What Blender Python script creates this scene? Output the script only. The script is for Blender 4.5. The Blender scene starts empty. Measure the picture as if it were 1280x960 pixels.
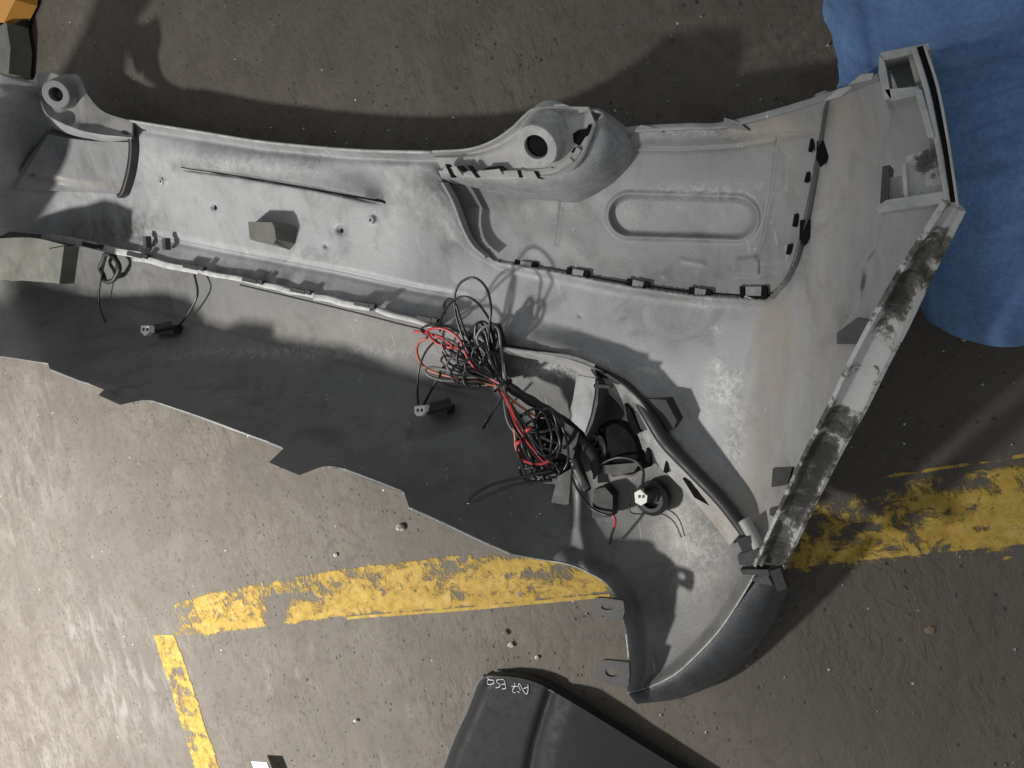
import bpy, math, random
import numpy as np
random.seed(7); rng = np.random.default_rng(11)
SC = bpy.context.scene
COL = SC.collection

# ------------------------------------------------------------------ camera
F = 961.0
TH = math.radians(32)
_u = np.array([-.967, .253]); _u /= np.linalg.norm(_u)
N_ = np.array([_u[0]*math.sin(TH), _u[1]*math.sin(TH), -math.cos(TH)])   # world up, seen in camera axes
E1 = np.array([_u[0]*math.cos(TH), _u[1]*math.cos(TH), math.sin(TH)])    # world X (away from the viewer)
E2 = np.cross(N_, E1)                                                    # world Y
CAMH = 1.0
cam_d = bpy.data.cameras.new('camera'); cam = bpy.data.objects.new('camera', cam_d); COL.objects.link(cam)
from mathutils import Matrix, Vector
_r = (E1[0], E2[0], N_[0]); _d = (E1[1], E2[1], N_[1]); _f = (E1[2], E2[2], N_[2])
cam.matrix_world = Matrix(((_r[0], -_d[0], -_f[0], 0), (_r[1], -_d[1], -_f[1], 0), (_r[2], -_d[2], -_f[2], CAMH), (0, 0, 0, 1)))
cam_d.sensor_width = 36; cam_d.lens = F/1280*36; cam_d.clip_start = .01; cam_d.clip_end = 100
SC.camera = cam

# ------------------------------------------------------------------ light: one bare work lamp on the left, dim hall around
w = bpy.data.worlds.new('World'); SC.world = w; w.use_nodes = True
bg = w.node_tree.nodes['Background']; bg.inputs[0].default_value = (.93, .97, 1, 1); bg.inputs[1].default_value = .35
LP = Vector((2.6, .52, 2.1)); AIM = Vector((2.35, .8, 0))
ld = bpy.data.lights.new('work_lamp', 'SPOT'); ld.energy = 720; ld.color = (1, .965, .92); ld.shadow_soft_size = .10
ld.spot_size = math.radians(116); ld.spot_blend = 1.0
lo = bpy.data.objects.new('work_lamp', ld); lo.location = LP; lo.rotation_euler = (AIM-LP).to_track_quat('-Z', 'Y').to_euler(); COL.objects.link(lo)
SC.view_settings.view_transform = 'Standard'; SC.view_settings.look = 'None'
SC.view_settings.exposure = 0; SC.view_settings.gamma = 1

# ------------------------------------------------------------------ helpers
def at(px, py, z):
    """points of the place seen at photo pixel (px,py), z metres above the floor"""
    px = np.asarray(px, float); py = np.asarray(py, float); z = np.asarray(z, float)
    d = np.stack(np.broadcast_arrays(px-640, py-480, F), -1)
    wv = np.stack([d@E1, d@E2, d@N_], -1)
    t = (z-CAMH)/wv[..., 2]
    p = wv*t[..., None]; p[..., 2] += CAMH
    return p

def new_obj(name, verts, faces, mat, parent=None, smooth=True, attrs=None):
    verts = np.asarray(verts, float).reshape(-1, 3)
    if parent is not None: verts = verts-np.array(parent.location)
    me = bpy.data.meshes.new(name)
    me.from_pydata(verts.tolist(), [], [list(map(int, f)) for f in faces])
    me.materials.append(mat)
    if attrs:
        for k, v in attrs.items():
            a = me.attributes.new(k, 'FLOAT', 'POINT'); a.data.foreach_set('value', np.asarray(v, np.float32).ravel())
    me.polygons.foreach_set('use_smooth', [smooth]*len(me.polygons)); me.update()
    o = bpy.data.objects.new(name, me); COL.objects.link(o)
    if parent is not None: o.parent = parent
    return o
def sub(name, verts, faces, mat, part, root, **k):
    """sub-part: child of a part whose origin sits at its root's"""
    verts = np.asarray(verts, float).reshape(-1, 3)-np.array(root.location)
    o = new_obj(name, verts, faces, mat, None, **k); o.parent = part; return o
def tag(o, label=None, cat=None, group=None, kind=None):
    for k, v in (('label', label), ('category', cat), ('group', group), ('kind', kind)):
        if v: o[k] = v
    return o
def empty(name, loc, label, cat, group=None):
    o = bpy.data.objects.new(name, None); o.location = loc; o.empty_display_size = .05; COL.objects.link(o)
    return tag(o, label, cat, group)

def catmull(pts, n):
    pts = np.asarray(pts, float)
    if len(pts) == 2:
        t = np.linspace(0, 1, n)[:, None]; return pts[0]*(1-t)+pts[1]*t
    P = np.vstack([2*pts[0]-pts[1], pts, 2*pts[-1]-pts[-2]])
    out = []; m = 24
    for i in range(1, len(P)-2):
        p0, p1, p2, p3 = P[i-1], P[i], P[i+1], P[i+2]
        for t in np.linspace(0, 1, m, endpoint=False):
            out.append(.5*((2*p1)+(-p0+p2)*t+(2*p0-5*p1+4*p2-p3)*t*t+(-p0+3*p1-3*p2+p3)*t**3))
    out.append(P[-2]); return resample(np.array(out), n)
def resample(pts, n):
    pts = np.asarray(pts, float)
    s = np.r_[0, np.cumsum(np.linalg.norm(np.diff(pts[:, :2], axis=0), axis=1))]
    u = np.linspace(0, s[-1], n)
    return np.stack([np.interp(u, s, pts[:, k]) for k in range(pts.shape[1])], 1)

class Surf:
    """smooth height field through control points (photo pixel, height)"""
    def __init__(self, pts):
        p = np.array(pts, float); self.c = p[:, :2]/100; z = p[:, 2]; n = len(z)
        d = np.linalg.norm(self.c[:, None]-self.c[None], axis=2)
        K = self.k(d)+np.eye(n)*.02; A = np.c_[np.ones(n), self.c]
        M = np.block([[K, A], [A.T, np.zeros((3, 3))]])
        self.w = np.linalg.solve(M, np.r_[z, 0, 0, 0])
    def k(self, d): return np.where(d > 0, d*d*np.log(np.maximum(d, 1e-9)), 0)
    def __call__(self, x, y):
        x = np.asarray(x, float); y = np.asarray(y, float); sh = x.shape
        q = np.stack([x.ravel(), y.ravel()], 1)/100
        d = np.linalg.norm(q[:, None]-self.c[None], axis=2)
        z = self.k(d)@self.w[:-3]+np.c_[np.ones(len(q)), q]@self.w[-3:]
        return z.reshape(sh)
def seg_d(x, y, pl):
    """distance in pixels to a polyline and the parameter along it"""
    best = np.full(x.shape, 1e9); side = np.zeros(x.shape); tt = np.zeros(x.shape); L = 0
    for (a, b), (c, d) in zip(pl[:-1], pl[1:]):
        ex, ey = c-a, d-b; l2 = ex*ex+ey*ey; l = math.sqrt(l2)
        t = np.clip(((x-a)*ex+(y-b)*ey)/l2, 0, 1)
        dd = np.hypot(x-a-t*ex, y-b-t*ey); s = np.sign(ex*(y-b)-ey*(x-a))
        m = dd < best; best = np.where(m, dd, best); side = np.where(m, s, side); tt = np.where(m, L+t*l, tt); L += l
    return best, side, tt/L
def inside(x, y, poly):
    r = np.zeros(x.shape, bool); n = len(poly)
    for i in range(n):
        (a, b), (c, d) = poly[i], poly[(i+1) % n]
        if b == d: continue
        cr = ((b > y) != (d > y)) & (x < (c-a)*(y-b)/(d-b)+a); r ^= cr
    return r
def sst(e0, e1, x):
    t = np.clip((x-e0)/(e1-e0), 0, 1); return t*t*(3-2*t)
def bump2(x, y, cx, cy, rx, ry): return np.exp(-((x-cx)/rx)**2-((y-cy)/ry)**2)
_tab = rng.random((64, 64))
def vnoise(x, y, s):
    x = x/s; y = y/s; xi = np.floor(x).astype(int); yi = np.floor(y).astype(int); fx = x-xi; fy = y-yi
    fx = fx*fx*(3-2*fx); fy = fy*fy*(3-2*fy); g = lambda a, b: _tab[a % 64, b % 64]
    return (g(xi, yi)*(1-fx)+g(xi+1, yi)*fx)*(1-fy)+(g(xi, yi+1)*(1-fx)+g(xi+1, yi+1)*fx)*fy-.5

def coons(top, bot, left, right):
    nu, nv = len(top), len(left)
    u = np.linspace(0, 1, nu)[None, :, None]; v = np.linspace(0, 1, nv)[:, None, None]
    T, B, L, R = top[None], bot[None], left[:, None], right[:, None]
    return (1-v)*T+v*B+(1-u)*L+u*R-((1-u)*(1-v)*top[0]+u*(1-v)*top[-1]+(1-u)*v*bot[0]+u*v*bot[-1])
def shell(G, thick, down=False):
    """closed sheet of a grid of points G (nv,nu,3): front, back and rim"""
    nv, nu = G.shape[:2]
    du = np.gradient(G, axis=1); dv = np.gradient(G, axis=0)
    n = np.cross(dv, du); n /= np.maximum(np.linalg.norm(n, axis=2, keepdims=True), 1e-9)
    vd = np.array([0, 0, CAMH])-G
    flip = np.sign((n*vd).sum(2).mean()); n *= flip
    Bk = G-(np.array([0, 0, thick]) if down else n*thick)
    idx = np.arange(nv*nu).reshape(nv, nu); o = nv*nu
    a, b, c, d = idx[:-1, :-1].ravel(), idx[:-1, 1:].ravel(), idx[1:, 1:].ravel(), idx[1:, :-1].ravel()
    f = np.stack([a, d, c, b], 1) if flip > 0 else np.stack([a, b, c, d], 1)
    faces = [f, f[:, ::-1]+o]
    V = np.vstack([G.reshape(-1, 3), Bk.reshape(-1, 3)])
    # rim with its own vertices so that the edge stays crisp
    loop = np.r_[idx[0, :-1], idx[:-1, -1], idx[-1, :0:-1], idx[:0:-1, 0]]
    m = len(loop); r0 = len(V)
    V = np.vstack([V, V[loop], V[loop+o]])
    i = np.arange(m); j = (i+1) % m
    q = np.stack([r0+i, r0+j, r0+m+j, r0+m+i], 1)
    if flip < 0: q = q[:, ::-1]
    faces.append(q)
    src = np.r_[np.arange(o), np.arange(o), loop, loop]
    return V, np.vstack(faces), src
def sheet(name, G, thick, mat, parent, attrs=None, root=None, smooth=True, down=False):
    V, Fc, src = shell(G, thick, down)
    at_ = {k: np.asarray(v).ravel()[src] for k, v in attrs.items()} if attrs else None
    if root is not None: return sub(name, V, Fc, mat, parent, root, attrs=at_, smooth=smooth)
    return new_obj(name, V, Fc, mat, parent, attrs=at_, smooth=smooth)
def tube(path, rad, seg=8, cap=True):
    path = np.asarray(path, float); n = len(path)
    rad = np.broadcast_to(np.asarray(rad, float), (n,))
    T = np.gradient(path, axis=0); T /= np.maximum(np.linalg.norm(T, axis=1, keepdims=True), 1e-9)
    up = np.array([0, 0, 1.]) if abs(T[0][2]) < .9 else np.array([1., 0, 0])
    V = []; nrm = np.cross(T[0], up); nrm /= np.linalg.norm(nrm)
    a = np.linspace(0, 2*math.pi, seg, endpoint=False)
    for i in range(n):
        nrm = nrm-T[i]*(nrm@T[i]); nrm /= max(np.linalg.norm(nrm), 1e-9); b = np.cross(T[i], nrm)
        V.append(path[i]+rad[i]*(np.cos(a)[:, None]*nrm+np.sin(a)[:, None]*b))
    V = np.vstack(V); Fc = []
    for i in range(n-1):
        for k in range(seg):
            k2 = (k+1) % seg; Fc.append((i*seg+k, i*seg+k2, (i+1)*seg+k2, (i+1)*seg+k))
    if cap: Fc.append(tuple(range(seg-1, -1, -1))); Fc.append(tuple((n-1)*seg+k for k in range(seg)))
    return V, Fc
def prism(poly_top, depth):
    """plate: outline points (world) and the same outline moved down by depth"""
    P = np.asarray(poly_top, float); n = len(P); Q = P-np.array([0, 0, depth]) if np.isscalar(depth) else P-np.asarray(depth)
    V = np.vstack([P, Q]); Fc = [tuple(range(n)), tuple(range(2*n-1, n-1, -1))]
    for i in range(n): j = (i+1) % n; Fc.append((i, n+i, n+j, j))
    # orient towards the camera
    a, b, c = P[0], P[1], P[2]; nn = sum(np.cross(P[i], P[(i+1) % n]) for i in range(n))
    if nn[2] < 0: Fc = [f[::-1] for f in Fc]
    return V, Fc
def merge(*parts):
    V = []; Fc = []; o = 0
    for v, f in parts:
        V.append(np.asarray(v)); Fc += [tuple(int(k)+o for k in q) for q in f]; o += len(v)
    return np.vstack(V), Fc
def ring_plate(outer, inner, depth):
    """plate with a hole; outer and inner loops have the same count"""
    n = len(outer); O = np.asarray(outer); I = np.asarray(inner); dz = np.array([0, 0, depth])
    V = np.vstack([O, I, O-dz, I-dz]); Fc = []
    for i in range(n):
        j = (i+1) % n
        Fc += [(i, j, n+j, n+i), (2*n+j, 2*n+i, 3*n+i, 3*n+j), (j, i, 2*n+i, 2*n+j), (n+i, n+j, 3*n+j, 3*n+i)]
    nn = sum(np.cross(O[i], O[(i+1) % n]) for i in range(n))
    if nn[2] < 0: Fc = [f[::-1] for f in Fc]
    return V, Fc
def lathe(center, axis, prof, seg=32):
    """prof: list of (radius, height along axis); every band has its own vertices so that edges stay crisp"""
    ax = np.array(axis, float); ax /= np.linalg.norm(ax)
    s = np.cross(ax, [0.3, .9, .1]); s /= np.linalg.norm(s); t = np.cross(ax, s)
    a = np.linspace(0, 2*math.pi, seg, endpoint=False); V = []; Fc = []
    R = lambda r, h: np.asarray(center)+ax*h+r*(np.cos(a)[:, None]*s+np.sin(a)[:, None]*t)
    for (r0, h0), (r1, h1) in zip(prof[:-1], prof[1:]):
        o = len(V)*seg; V += [R(r0, h0), R(r1, h1)]
        for k in range(seg):
            k2 = (k+1) % seg; Fc.append((o+k, o+k2, o+seg+k2, o+seg+k))
    return np.vstack(V), Fc
def mpp(px, py, z):
    """metres that one photo pixel spans at that spot"""
    p = at(px, py, z)-np.array([0, 0, CAMH]); return float(p@np.array([E1[2], E2[2], N_[2]]))/F
def frustum(top, zt, bot, zb):
    A, B = pxpoly(top, zt), pxpoly(bot, zb); n = len(A)
    return np.vstack([A, B]), [tuple(range(n)), tuple(range(2*n-1, n-1, -1))]+[(i, n+i, n+(i+1) % n, (i+1) % n) for i in range(n)]
def ribbon(name, path, wpx, lift, thick, mat, zf, n=80, parent=None, attrs=None, nv=5, round_=.002, tilt=0):
    parent = parent or BR; P = catmull(path, n); T = np.gradient(P[:, :2], axis=0); T /= np.linalg.norm(T, axis=1, keepdims=True); Nn = np.stack([-T[:, 1], T[:, 0]], 1)
    v = np.linspace(-.5, .5, nv); wp = np.broadcast_to(np.asarray(wpx, float), (n,))
    Gx = P[None, :, 0]+v[:, None]*wp[None]*Nn[None, :, 0]; Gy = P[None, :, 1]+v[:, None]*wp[None]*Nn[None, :, 1]
    zc = zf(P[:, 0], P[:, 1])+lift
    Gz = zc[None]+round_*(1-(2*v[:, None])**2)+tilt*v[:, None]
    return sheet(name, at(Gx, Gy, Gz), thick, mat, parent, down=True)
def pxpoly(pts, z):
    p = np.array(pts, float); return at(p[:, 0], p[:, 1], z if p.shape[1] == 2 else p[:, 2])

# ------------------------------------------------------------------ materials
class NT:
    def __init__(s, name):
        s.m = bpy.data.materials.new(name); s.m.use_nodes = True; s.t = s.m.node_tree
        s.b = s.t.nodes['Principled BSDF']; s.tc = s.t.nodes.new('ShaderNodeTexCoord')
    def n(s, typ, **k):
        nd = s.t.nodes.new(typ)
        for a, v in k.items(): setattr(nd, a, v)
        return nd
    def link(s, a, b): s.t.links.new(a, b)
    def mapped(s, scale=(1, 1, 1), rot=(0, 0, 0)):
        mp = s.n('ShaderNodeMapping'); mp.inputs['Scale'].default_value = scale; mp.inputs['Rotation'].default_value = rot
        s.link(s.tc.outputs['Object'], mp.inputs[0]); return mp.outputs[0]
    def noise(s, scale, detail=4, rough=.6, co=None, dist=0):
        nd = s.n('ShaderNodeTexNoise'); nd.inputs['Scale'].default_value = scale; nd.inputs['Detail'].default_value = detail
        nd.inputs['Roughness'].default_value = rough; nd.inputs['Distortion'].default_value = dist
        s.link(co or s.tc.outputs['Object'], nd.inputs['Vector']); return nd.outputs['Fac']
    def ramp(s, fac, stops):
        r = s.n('ShaderNodeValToRGB'); e = r.color_ramp.elements
        while len(e) < len(stops): e.new(.5)
        for el, (p, c) in zip(e, stops): el.position = p; el.color = (c, c, c, 1) if np.isscalar(c) else (*c, 1)
        s.link(fac, r.inputs[0]); return r.outputs[0]
    def mix(s, fac, a, b, mode='MIX'):
        m = s.n('ShaderNodeMix', data_type='RGBA', blend_type=mode)
        for sock, v in ((m.inputs[0], fac), (m.inputs[6], a), (m.inputs[7], b)):
            if hasattr(v, 'links'): s.link(v, sock)
            elif np.isscalar(v): sock.default_value = v
            else: sock.default_value = (*v, 1)
        return m.outputs[2]
    def math(s, op, a, b=0):
        m = s.n('ShaderNodeMath', operation=op)
        for sock, v in zip(m.inputs, (a, b)):
            if hasattr(v, 'links'): s.link(v, sock)
            else: sock.default_value = v
        return m.outputs[0]
    def attr(s, name):
        a = s.n('ShaderNodeAttribute', attribute_name=name); return a.outputs['Fac']
    def bump(s, h, strength, dist, prev=None):
        b = s.n('ShaderNodeBump'); b.inputs['Strength'].default_value = strength; b.inputs['Distance'].default_value = dist
        s.link(h, b.inputs['Height'])
        if prev: s.link(prev, b.inputs['Normal'])
        return b.outputs[0]
    def done(s, col=None, rough=None, normal=None, metal=0, spec=None):
        for k, v in (('Base Color', col), ('Roughness', rough), ('Normal', normal), ('Metallic', metal), ('Specular IOR Level', spec)):
            if v is None: continue
            if hasattr(v, 'links'): s.link(v, s.b.inputs[k])
            elif np.isscalar(v): s.b.inputs[k].default_value = v
            else: s.b.inputs[k].default_value = (*v, 1)
        return s.m

def mat_cover(name, base, var=.25, rough=(.42, .62), attrs=True, speck=True):
    t = NT(name)
    n1 = t.noise(6, 6, .62); n2 = t.noise(38, 5, .65, t.mapped((1, .35, 1), (0, 0, -.45))); n3 = t.noise(300, 2, .5)
    c = t.ramp(n1, [(.3, tuple(b*(1-var) for b in base)), (.7, tuple(b*(1+var) for b in base))])
    c = t.mix(t.ramp(n2, [(.35, .0), (.75, .55)]), c, tuple(min(1, b*1.45) for b in base))
    # dark rubbed smears
    n5 = t.noise(11, 7, .7, t.mapped((1, 1, 1), (0, 0, .6)), 1.2)
    c = t.mix(t.ramp(n5, [(.52, 0), (.70, .7)]), c, tuple(b*.55 for b in base))
    if speck:
        v = t.n('ShaderNodeTexVoronoi'); v.inputs['Scale'].default_value = 75; v.inputs['Randomness'].default_value = 1
        t.link(t.tc.outputs['Object'], v.inputs['Vector'])
        s = t.math('MULTIPLY', t.ramp(v.outputs['Distance'], [(.05, 1), (.14, 0)]), t.ramp(t.noise(24, 2), [(.60, 0), (.68, 1)]))
        c = t.mix(t.math('MULTIPLY', s, .9), c, (.7, .7, .68))
        # thin scratches
        sc = t.noise(60, 3, .8, t.mapped((1, .04, 1), (0, 0, .9)))
        c = t.mix(t.ramp(sc, [(.66, 0), (.72, .40)]), c, (.55, .55, .53))
    if attrs:
        gr = t.noise(120, 5, .75)
        d = t.math('MULTIPLY', t.attr('dust'), t.ramp(t.noise(45, 6, .7), [(.32, .2), (.62, 1)]))
        c = t.mix(d, c, (.33, .29, .245))
        wv = t.math('MULTIPLY', t.attr('chalk_sheen'), t.ramp(t.noise(95, 6, .75, None, .8), [(.44, 0), (.58, 1)]))
        c = t.mix(wv, c, (.62, .62, .60))
        g = t.math('MULTIPLY', t.attr('grime_shade'), t.ramp(t.noise(26, 6, .7), [(.36, .15), (.6, 1)]))
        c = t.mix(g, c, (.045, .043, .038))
    r = t.ramp(n2, [(.3, rough[0]), (.7, rough[1])])
    nb = t.bump(n3, .12, .002, t.bump(t.noise(28, 4), .10, .003))
    return t.done(c, r, nb, spec=.5)
def mat_plain(name, base, rough=.5, var=.2, scale=30, bump=.15, metal=0, spec=.5):
    t = NT(name); n1 = t.noise(scale, 6, .65)
    c = t.ramp(n1, [(.3, tuple(b*(1-var) for b in base)), (.7, tuple(min(1, b*(1+var)) for b in base))])
    return t.done(c, t.ramp(t.noise(scale*2, 4), [(.3, rough*.8), (.7, min(1, rough*1.2))]), t.bump(t.noise(scale*9, 3), bump, .002), metal, spec)

M_cover = mat_cover('grey_inner_plastic', (.275, .278, .284))
M_insert = mat_cover('grey_insert_plastic', (.205, .208, .211), .2)
M_val = mat_cover('black_textured_plastic', (.125, .125, .122), .2, (.42, .6))
M_wing = mat_cover('wing_plastic', (.37, .365, .352), .12)
M_black = mat_plain('black_plastic', (.022, .022, .023), .5, .15, 30, 0)
M_recess_shade = mat_plain('recess_shade_black', (.008, .008, .008), .8, .1, 30, 0, 0, .1)  # near-black standing in for the shade inside slots, holes and gaps
M_conn = mat_plain('connector_plastic', (.016, .016, .017), .5, .1, 30, 0, 0, .35)
M_edge = mat_plain('worn_lit_pale', (.40, .40, .38), .55, .35, 160, 0)  # pale tone of the lit lip edge, with some wear
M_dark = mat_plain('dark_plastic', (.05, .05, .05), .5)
M_trim = mat_plain('grained_trim_plastic', (.052, .055, .060), .48, .3, 55, .5)
M_tape = mat_plain('cloth_tape', (.022, .022, .022), .75, .3, 120, .6)
M_wire = mat_plain('black_wire', (.018, .018, .018), .33, .2, 20, 0)
M_red = mat_plain('red_wire', (.48, .045, .05), .4, .2, 20, 0)
M_orange = mat_plain('orange_wire', (.50, .14, .07), .4, .2, 20, 0)
M_greyw = mat_plain('grey_wire', (.16, .16, .16), .4, .2, 20, 0)
M_white = mat_plain('white_plug', (.80, .79, .74), .45, .06, 90, .1)
M_cream = mat_plain('cream_plug', (.52, .49, .40), .5, .06, 90, .1)
M_strut = mat_plain('pale_strut', (.33, .33, .33), .4, .4, 28, .05)
M_dusk = mat_plain('dusty_dark_plastic', (.055, .055, .048), .6, .3, 30, .05)
M_olive = mat_plain('dusty_strut', (.13, .13, .112), .55, .2, 25, .05)
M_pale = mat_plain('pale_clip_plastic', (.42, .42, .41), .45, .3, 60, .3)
M_rubber = mat_plain('rubber_seal', (.02, .02, .02), .6)
M_paper = mat_plain('white_paper', (.8, .8, .8), .8, .04)
M_stone = mat_plain('pale_stone', (.55, .53, .50), .8, .2, 200, .4)
M_leaf = mat_plain('dry_leaf', (.15, .105, .075), .8, .3, 200, .4)
M_tan = mat_plain('tan_chip', (.36, .29, .19), .8, .2, 200, .4)
M_chalk = mat_plain('chalk_marker', (.55, .55, .54), .8, .1)
M_orangep = mat_plain('orange_painted_metal', (.62, .30, .06), .5, .12, 10)
M_steel = mat_plain('dull_steel', (.30, .30, .29), .45, .3, 60, .2, .5)

def mat_flange():
    t = NT('stained_flange')
    n = t.noise(27, 9, .74, t.mapped((1, 1, 1)), .35)
    f = t.math('ADD', n, t.math('MULTIPLY', t.attr('grime_shade'), .22))
    c = t.ramp(f, [(.49, (.54, .54, .53)), (.525, (.40, .39, .37)), (.55, (.13, .125, .112)), (.66, (.03, .029, .026))])
    return t.done(c, t.ramp(n, [(.4, .35), (.7, .8)]), t.bump(t.noise(90, 6, .75), .8, .004))
M_flange = mat_flange()
M_panel = mat_plain('matt_black_panel', (.012, .012, .013), .6, .1, 30, .1, 0, .2)
def mat_denim():
    t = NT('blue_denim')
    n = t.noise(9, 5, .65); tw = t.n('ShaderNodeTexWave'); tw.inputs['Scale'].default_value = 260; tw.inputs['Distortion'].default_value = .6
    t.link(t.mapped((1, 1, 1), (.4, .6, .7)), tw.inputs['Vector'])
    c = t.ramp(n, [(.3, (.075, .16, .33)), (.55, (.15, .29, .53)), (.75, (.33, .51, .75))])
    c = t.mix(t.math('MULTIPLY', tw.outputs['Fac'], .25), c, (.30, .42, .60))
    c = t.mix(t.attr('seam'), c, (.035, .07, .16))
    c = t.mix(t.ramp(t.noise(240, 3), [(.4, 0), (.7, .3)]), c, (.04, .09, .22))
    return t.done(c, .92, t.bump(t.noise(200, 3), .4, .003, t.bump(t.noise(9, 3), .35, .02)), spec=.15)
M_denim = mat_denim()
def mat_ground():
    t = NT('worn_concrete')
    n1 = t.noise(1.3, 6, .6); n2 = t.noise(8, 10, .74, None, .7); n3 = t.noise(60, 7, .75); n4 = t.noise(260, 3, .6)
    st = t.noise(22, 7, .65, t.mapped((1, .45, 1), (0, 0, .5)))
    c = t.ramp(n2, [(.33, (.085, .071, .057)), (.47, (.122, .106, .087)), (.58, (.152, .134, .113)), (.72, (.182, .164, .141))])
    c = t.mix(t.ramp(n1, [(.35, .55), (.62, 0)]), c, (.11, .099, .084))
    c = t.mix(t.ramp(n3, [(.34, .75), (.48, 0)]), c, (.075, .064, .052))
    c = t.mix(t.ramp(t.noise(17, 6, .7, None, .8), [(.54, 0), (.68, .55)]), c, (.098, .080, .062))
    c = t.mix(t.ramp(st, [(.60, 0), (.74, .3)]), c, (.27, .255, .23))
    # oily brown and grey stains
    c = t.mix(t.ramp(t.noise(3.3, 7, .7, None, 1.0), [(.55, 0), (.72, .6)]), c, (.095, .078, .062))
    # pale scuffed patches where the floor is rubbed bright, stored per vertex
    pc = t.math('MULTIPLY', t.attr('pale'), t.ramp(t.noise(26, 7, .7, t.mapped((1, .4, 1), (0, 0, .3)), .6), [(.48, 0), (.62, 1)]))
    c = t.mix(t.math('MULTIPLY', pc, .28), c, (.36, .35, .33))
    c = t.mix(t.math('MULTIPLY', t.attr('soil_falloff'), .75), c, (.062, .053, .044))
    # hairline cracks
    ck = t.math('ABSOLUTE', t.math('SUBTRACT', t.noise(3.1, 5, .6, None, .9), .5))
    ckm = t.math('MULTIPLY', t.ramp(ck, [(.0, .6), (.004, 0)]), t.ramp(t.noise(2.3, 2), [(.58, 0), (.64, .6)]))
    c = t.mix(ckm, c, (.04, .035, .03))
    # pits and dots
    v = t.n('ShaderNodeTexVoronoi'); v.inputs['Scale'].default_value = 60; t.link(t.tc.outputs['Object'], v.inputs['Vector'])
    pit = t.math('MULTIPLY', t.ramp(v.outputs['Distance'], [(.07, 1), (.2, 0)]), t.ramp(t.noise(15, 2), [(.48, 0), (.58, 1)]))
    c = t.mix(t.math('MULTIPLY', pit, .8), c, (.05, .045, .04))
    v2 = t.n('ShaderNodeTexVoronoi'); v2.inputs['Scale'].default_value = 33; t.link(t.mapped((1, 1, 1), (0, 0, 1.1)), v2.inputs['Vector'])
    dot = t.math('MULTIPLY', t.ramp(v2.outputs['Distance'], [(.035, 1), (.07, 0)]), t.ramp(t.noise(19, 2), [(.53, 0), (.6, 1)]))
    c = t.mix(dot, c, (.62, .60, .56))
    lump = t.noise(46, 4, .6, t.mapped((1, .55, 1), (0, 0, .35)), .3)
    lump = t.math('MULTIPLY', t.ramp(lump, [(.38, 0), (.56, 1)]), t.ramp(t.noise(2.6, 4, .6), [(.42, .15), (.6, 1)]))
    b1 = t.bump(lump, .40, .0045); b2 = t.bump(n3, .5, .0035, b1); b3 = t.bump(n4, .35, .0016, b2)
    inv = t.math('SUBTRACT', 1, pit); b4 = t.bump(inv, .5, .006, b3)
    return t.done(c, t.ramp(n2, [(.3, .62), (.7, .9)]), b4, spec=.35)
M_ground = mat_ground()
def mat_paint():
    t = NT('worn_yellow_paint')
    n = t.noise(42, 10, .78, None, .7); big = t.noise(5.5, 4, .6)
    st = t.noise(30, 7, .7, t.mapped((.35, 1.5, 1)))
    f = t.math('ADD', t.math('MULTIPLY', n, .5), t.math('ADD', t.math('MULTIPLY', big, .25), t.math('MULTIPLY', st, .25)))
    f = t.math('ADD', f, t.math('MULTIPLY', t.attr('edge'), -.22))
    f = t.math('ADD', f, t.math('MULTIPLY', t.attr('keep'), .2))
    a = t.ramp(f, [(.51, 0), (.57, .95)])
    c = t.ramp(t.noise(38, 7, .7), [(.3, (.30, .19, .025)), (.55, (.43, .29, .06)), (.8, (.50, .38, .16))])
    c = t.mix(t.ramp(t.noise(90, 5, .7), [(.35, .6), (.5, 0)]), c, (.22, .15, .04))
    m = t.done(c, .75, t.bump(n, .4, .004, t.bump(t.noise(70, 5), .4, .004)), spec=.3)
    t.link(a, t.b.inputs['Alpha']); return m
M_paint = mat_paint()

# ------------------------------------------------------------------ the floor
gx = np.linspace(-2.2, 5.2, 420); gy = np.linspace(-3.4, 3.0, 380)
X, Y = np.meshgrid(gx, gy)
Z = .0035*vnoise(X, Y, .11)+.0022*vnoise(X+3.3, Y+1.1, .045)+.004*vnoise(X+9, Y+5, .4)-.006
def pix_of(p):
    p = np.asarray(p, float)-np.array([0, 0, CAMH])
    c = p[..., 0:1]*E1+p[..., 1:2]*E2+p[..., 2:3]*N_
    zc = np.where(c[..., 2] > .05, c[..., 2], np.nan)
    return 640+F*c[..., 0]/zc, 480+F*c[..., 1]/zc
def blob_w(X, Y, px, py, r):
    q = at(px, py, 0.); return np.exp(-((X-q[0])**2+(Y-q[1])**2)/r**2)
pale = np.zeros_like(X)
for px, py, r, a in ((130, 840, .16, 1), (60, 940, .2, .8), (205, 835, .10, .9), (110, 800, .12, .9), (20, 620, .2, .6), (170, 880, .15, .6), (50, 545, .12, .6)):
    pale += a*blob_w(X, Y, px, py, r)
soil_falloff = .0*X  # soil that also paints the lamp's falloff over the far floor
for px, py, r, a in ((850, 60, .3, .3), (480, 60, .35, .2), (700, 30, .3, .2), (300, 130, .3, .2), (1100, 900, .3, .35), (220, 90, .5, .45), (1000, 820, .25, .4), (1150, 480, .25, .5), (700, 900, .2, .25), (1250, 800, .3, .4)):
    soil_falloff += a*blob_w(X, Y, px, py, r)
idx = np.arange(X.size).reshape(X.shape)
q = np.stack([idx[:-1, :-1].ravel(), idx[:-1, 1:].ravel(), idx[1:, 1:].ravel(), idx[1:, :-1].ravel()], 1)
g = new_obj('floor', np.stack([X, Y, Z], -1), q, M_ground, attrs={'pale': np.clip(pale, 0, 1), 'soil_falloff': np.clip(soil_falloff, 0, 1)})
tag(g, 'worn grey brown concrete floor with pits and stains', None, None, 'structure')
def ground_z(p): return 0.0

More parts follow.
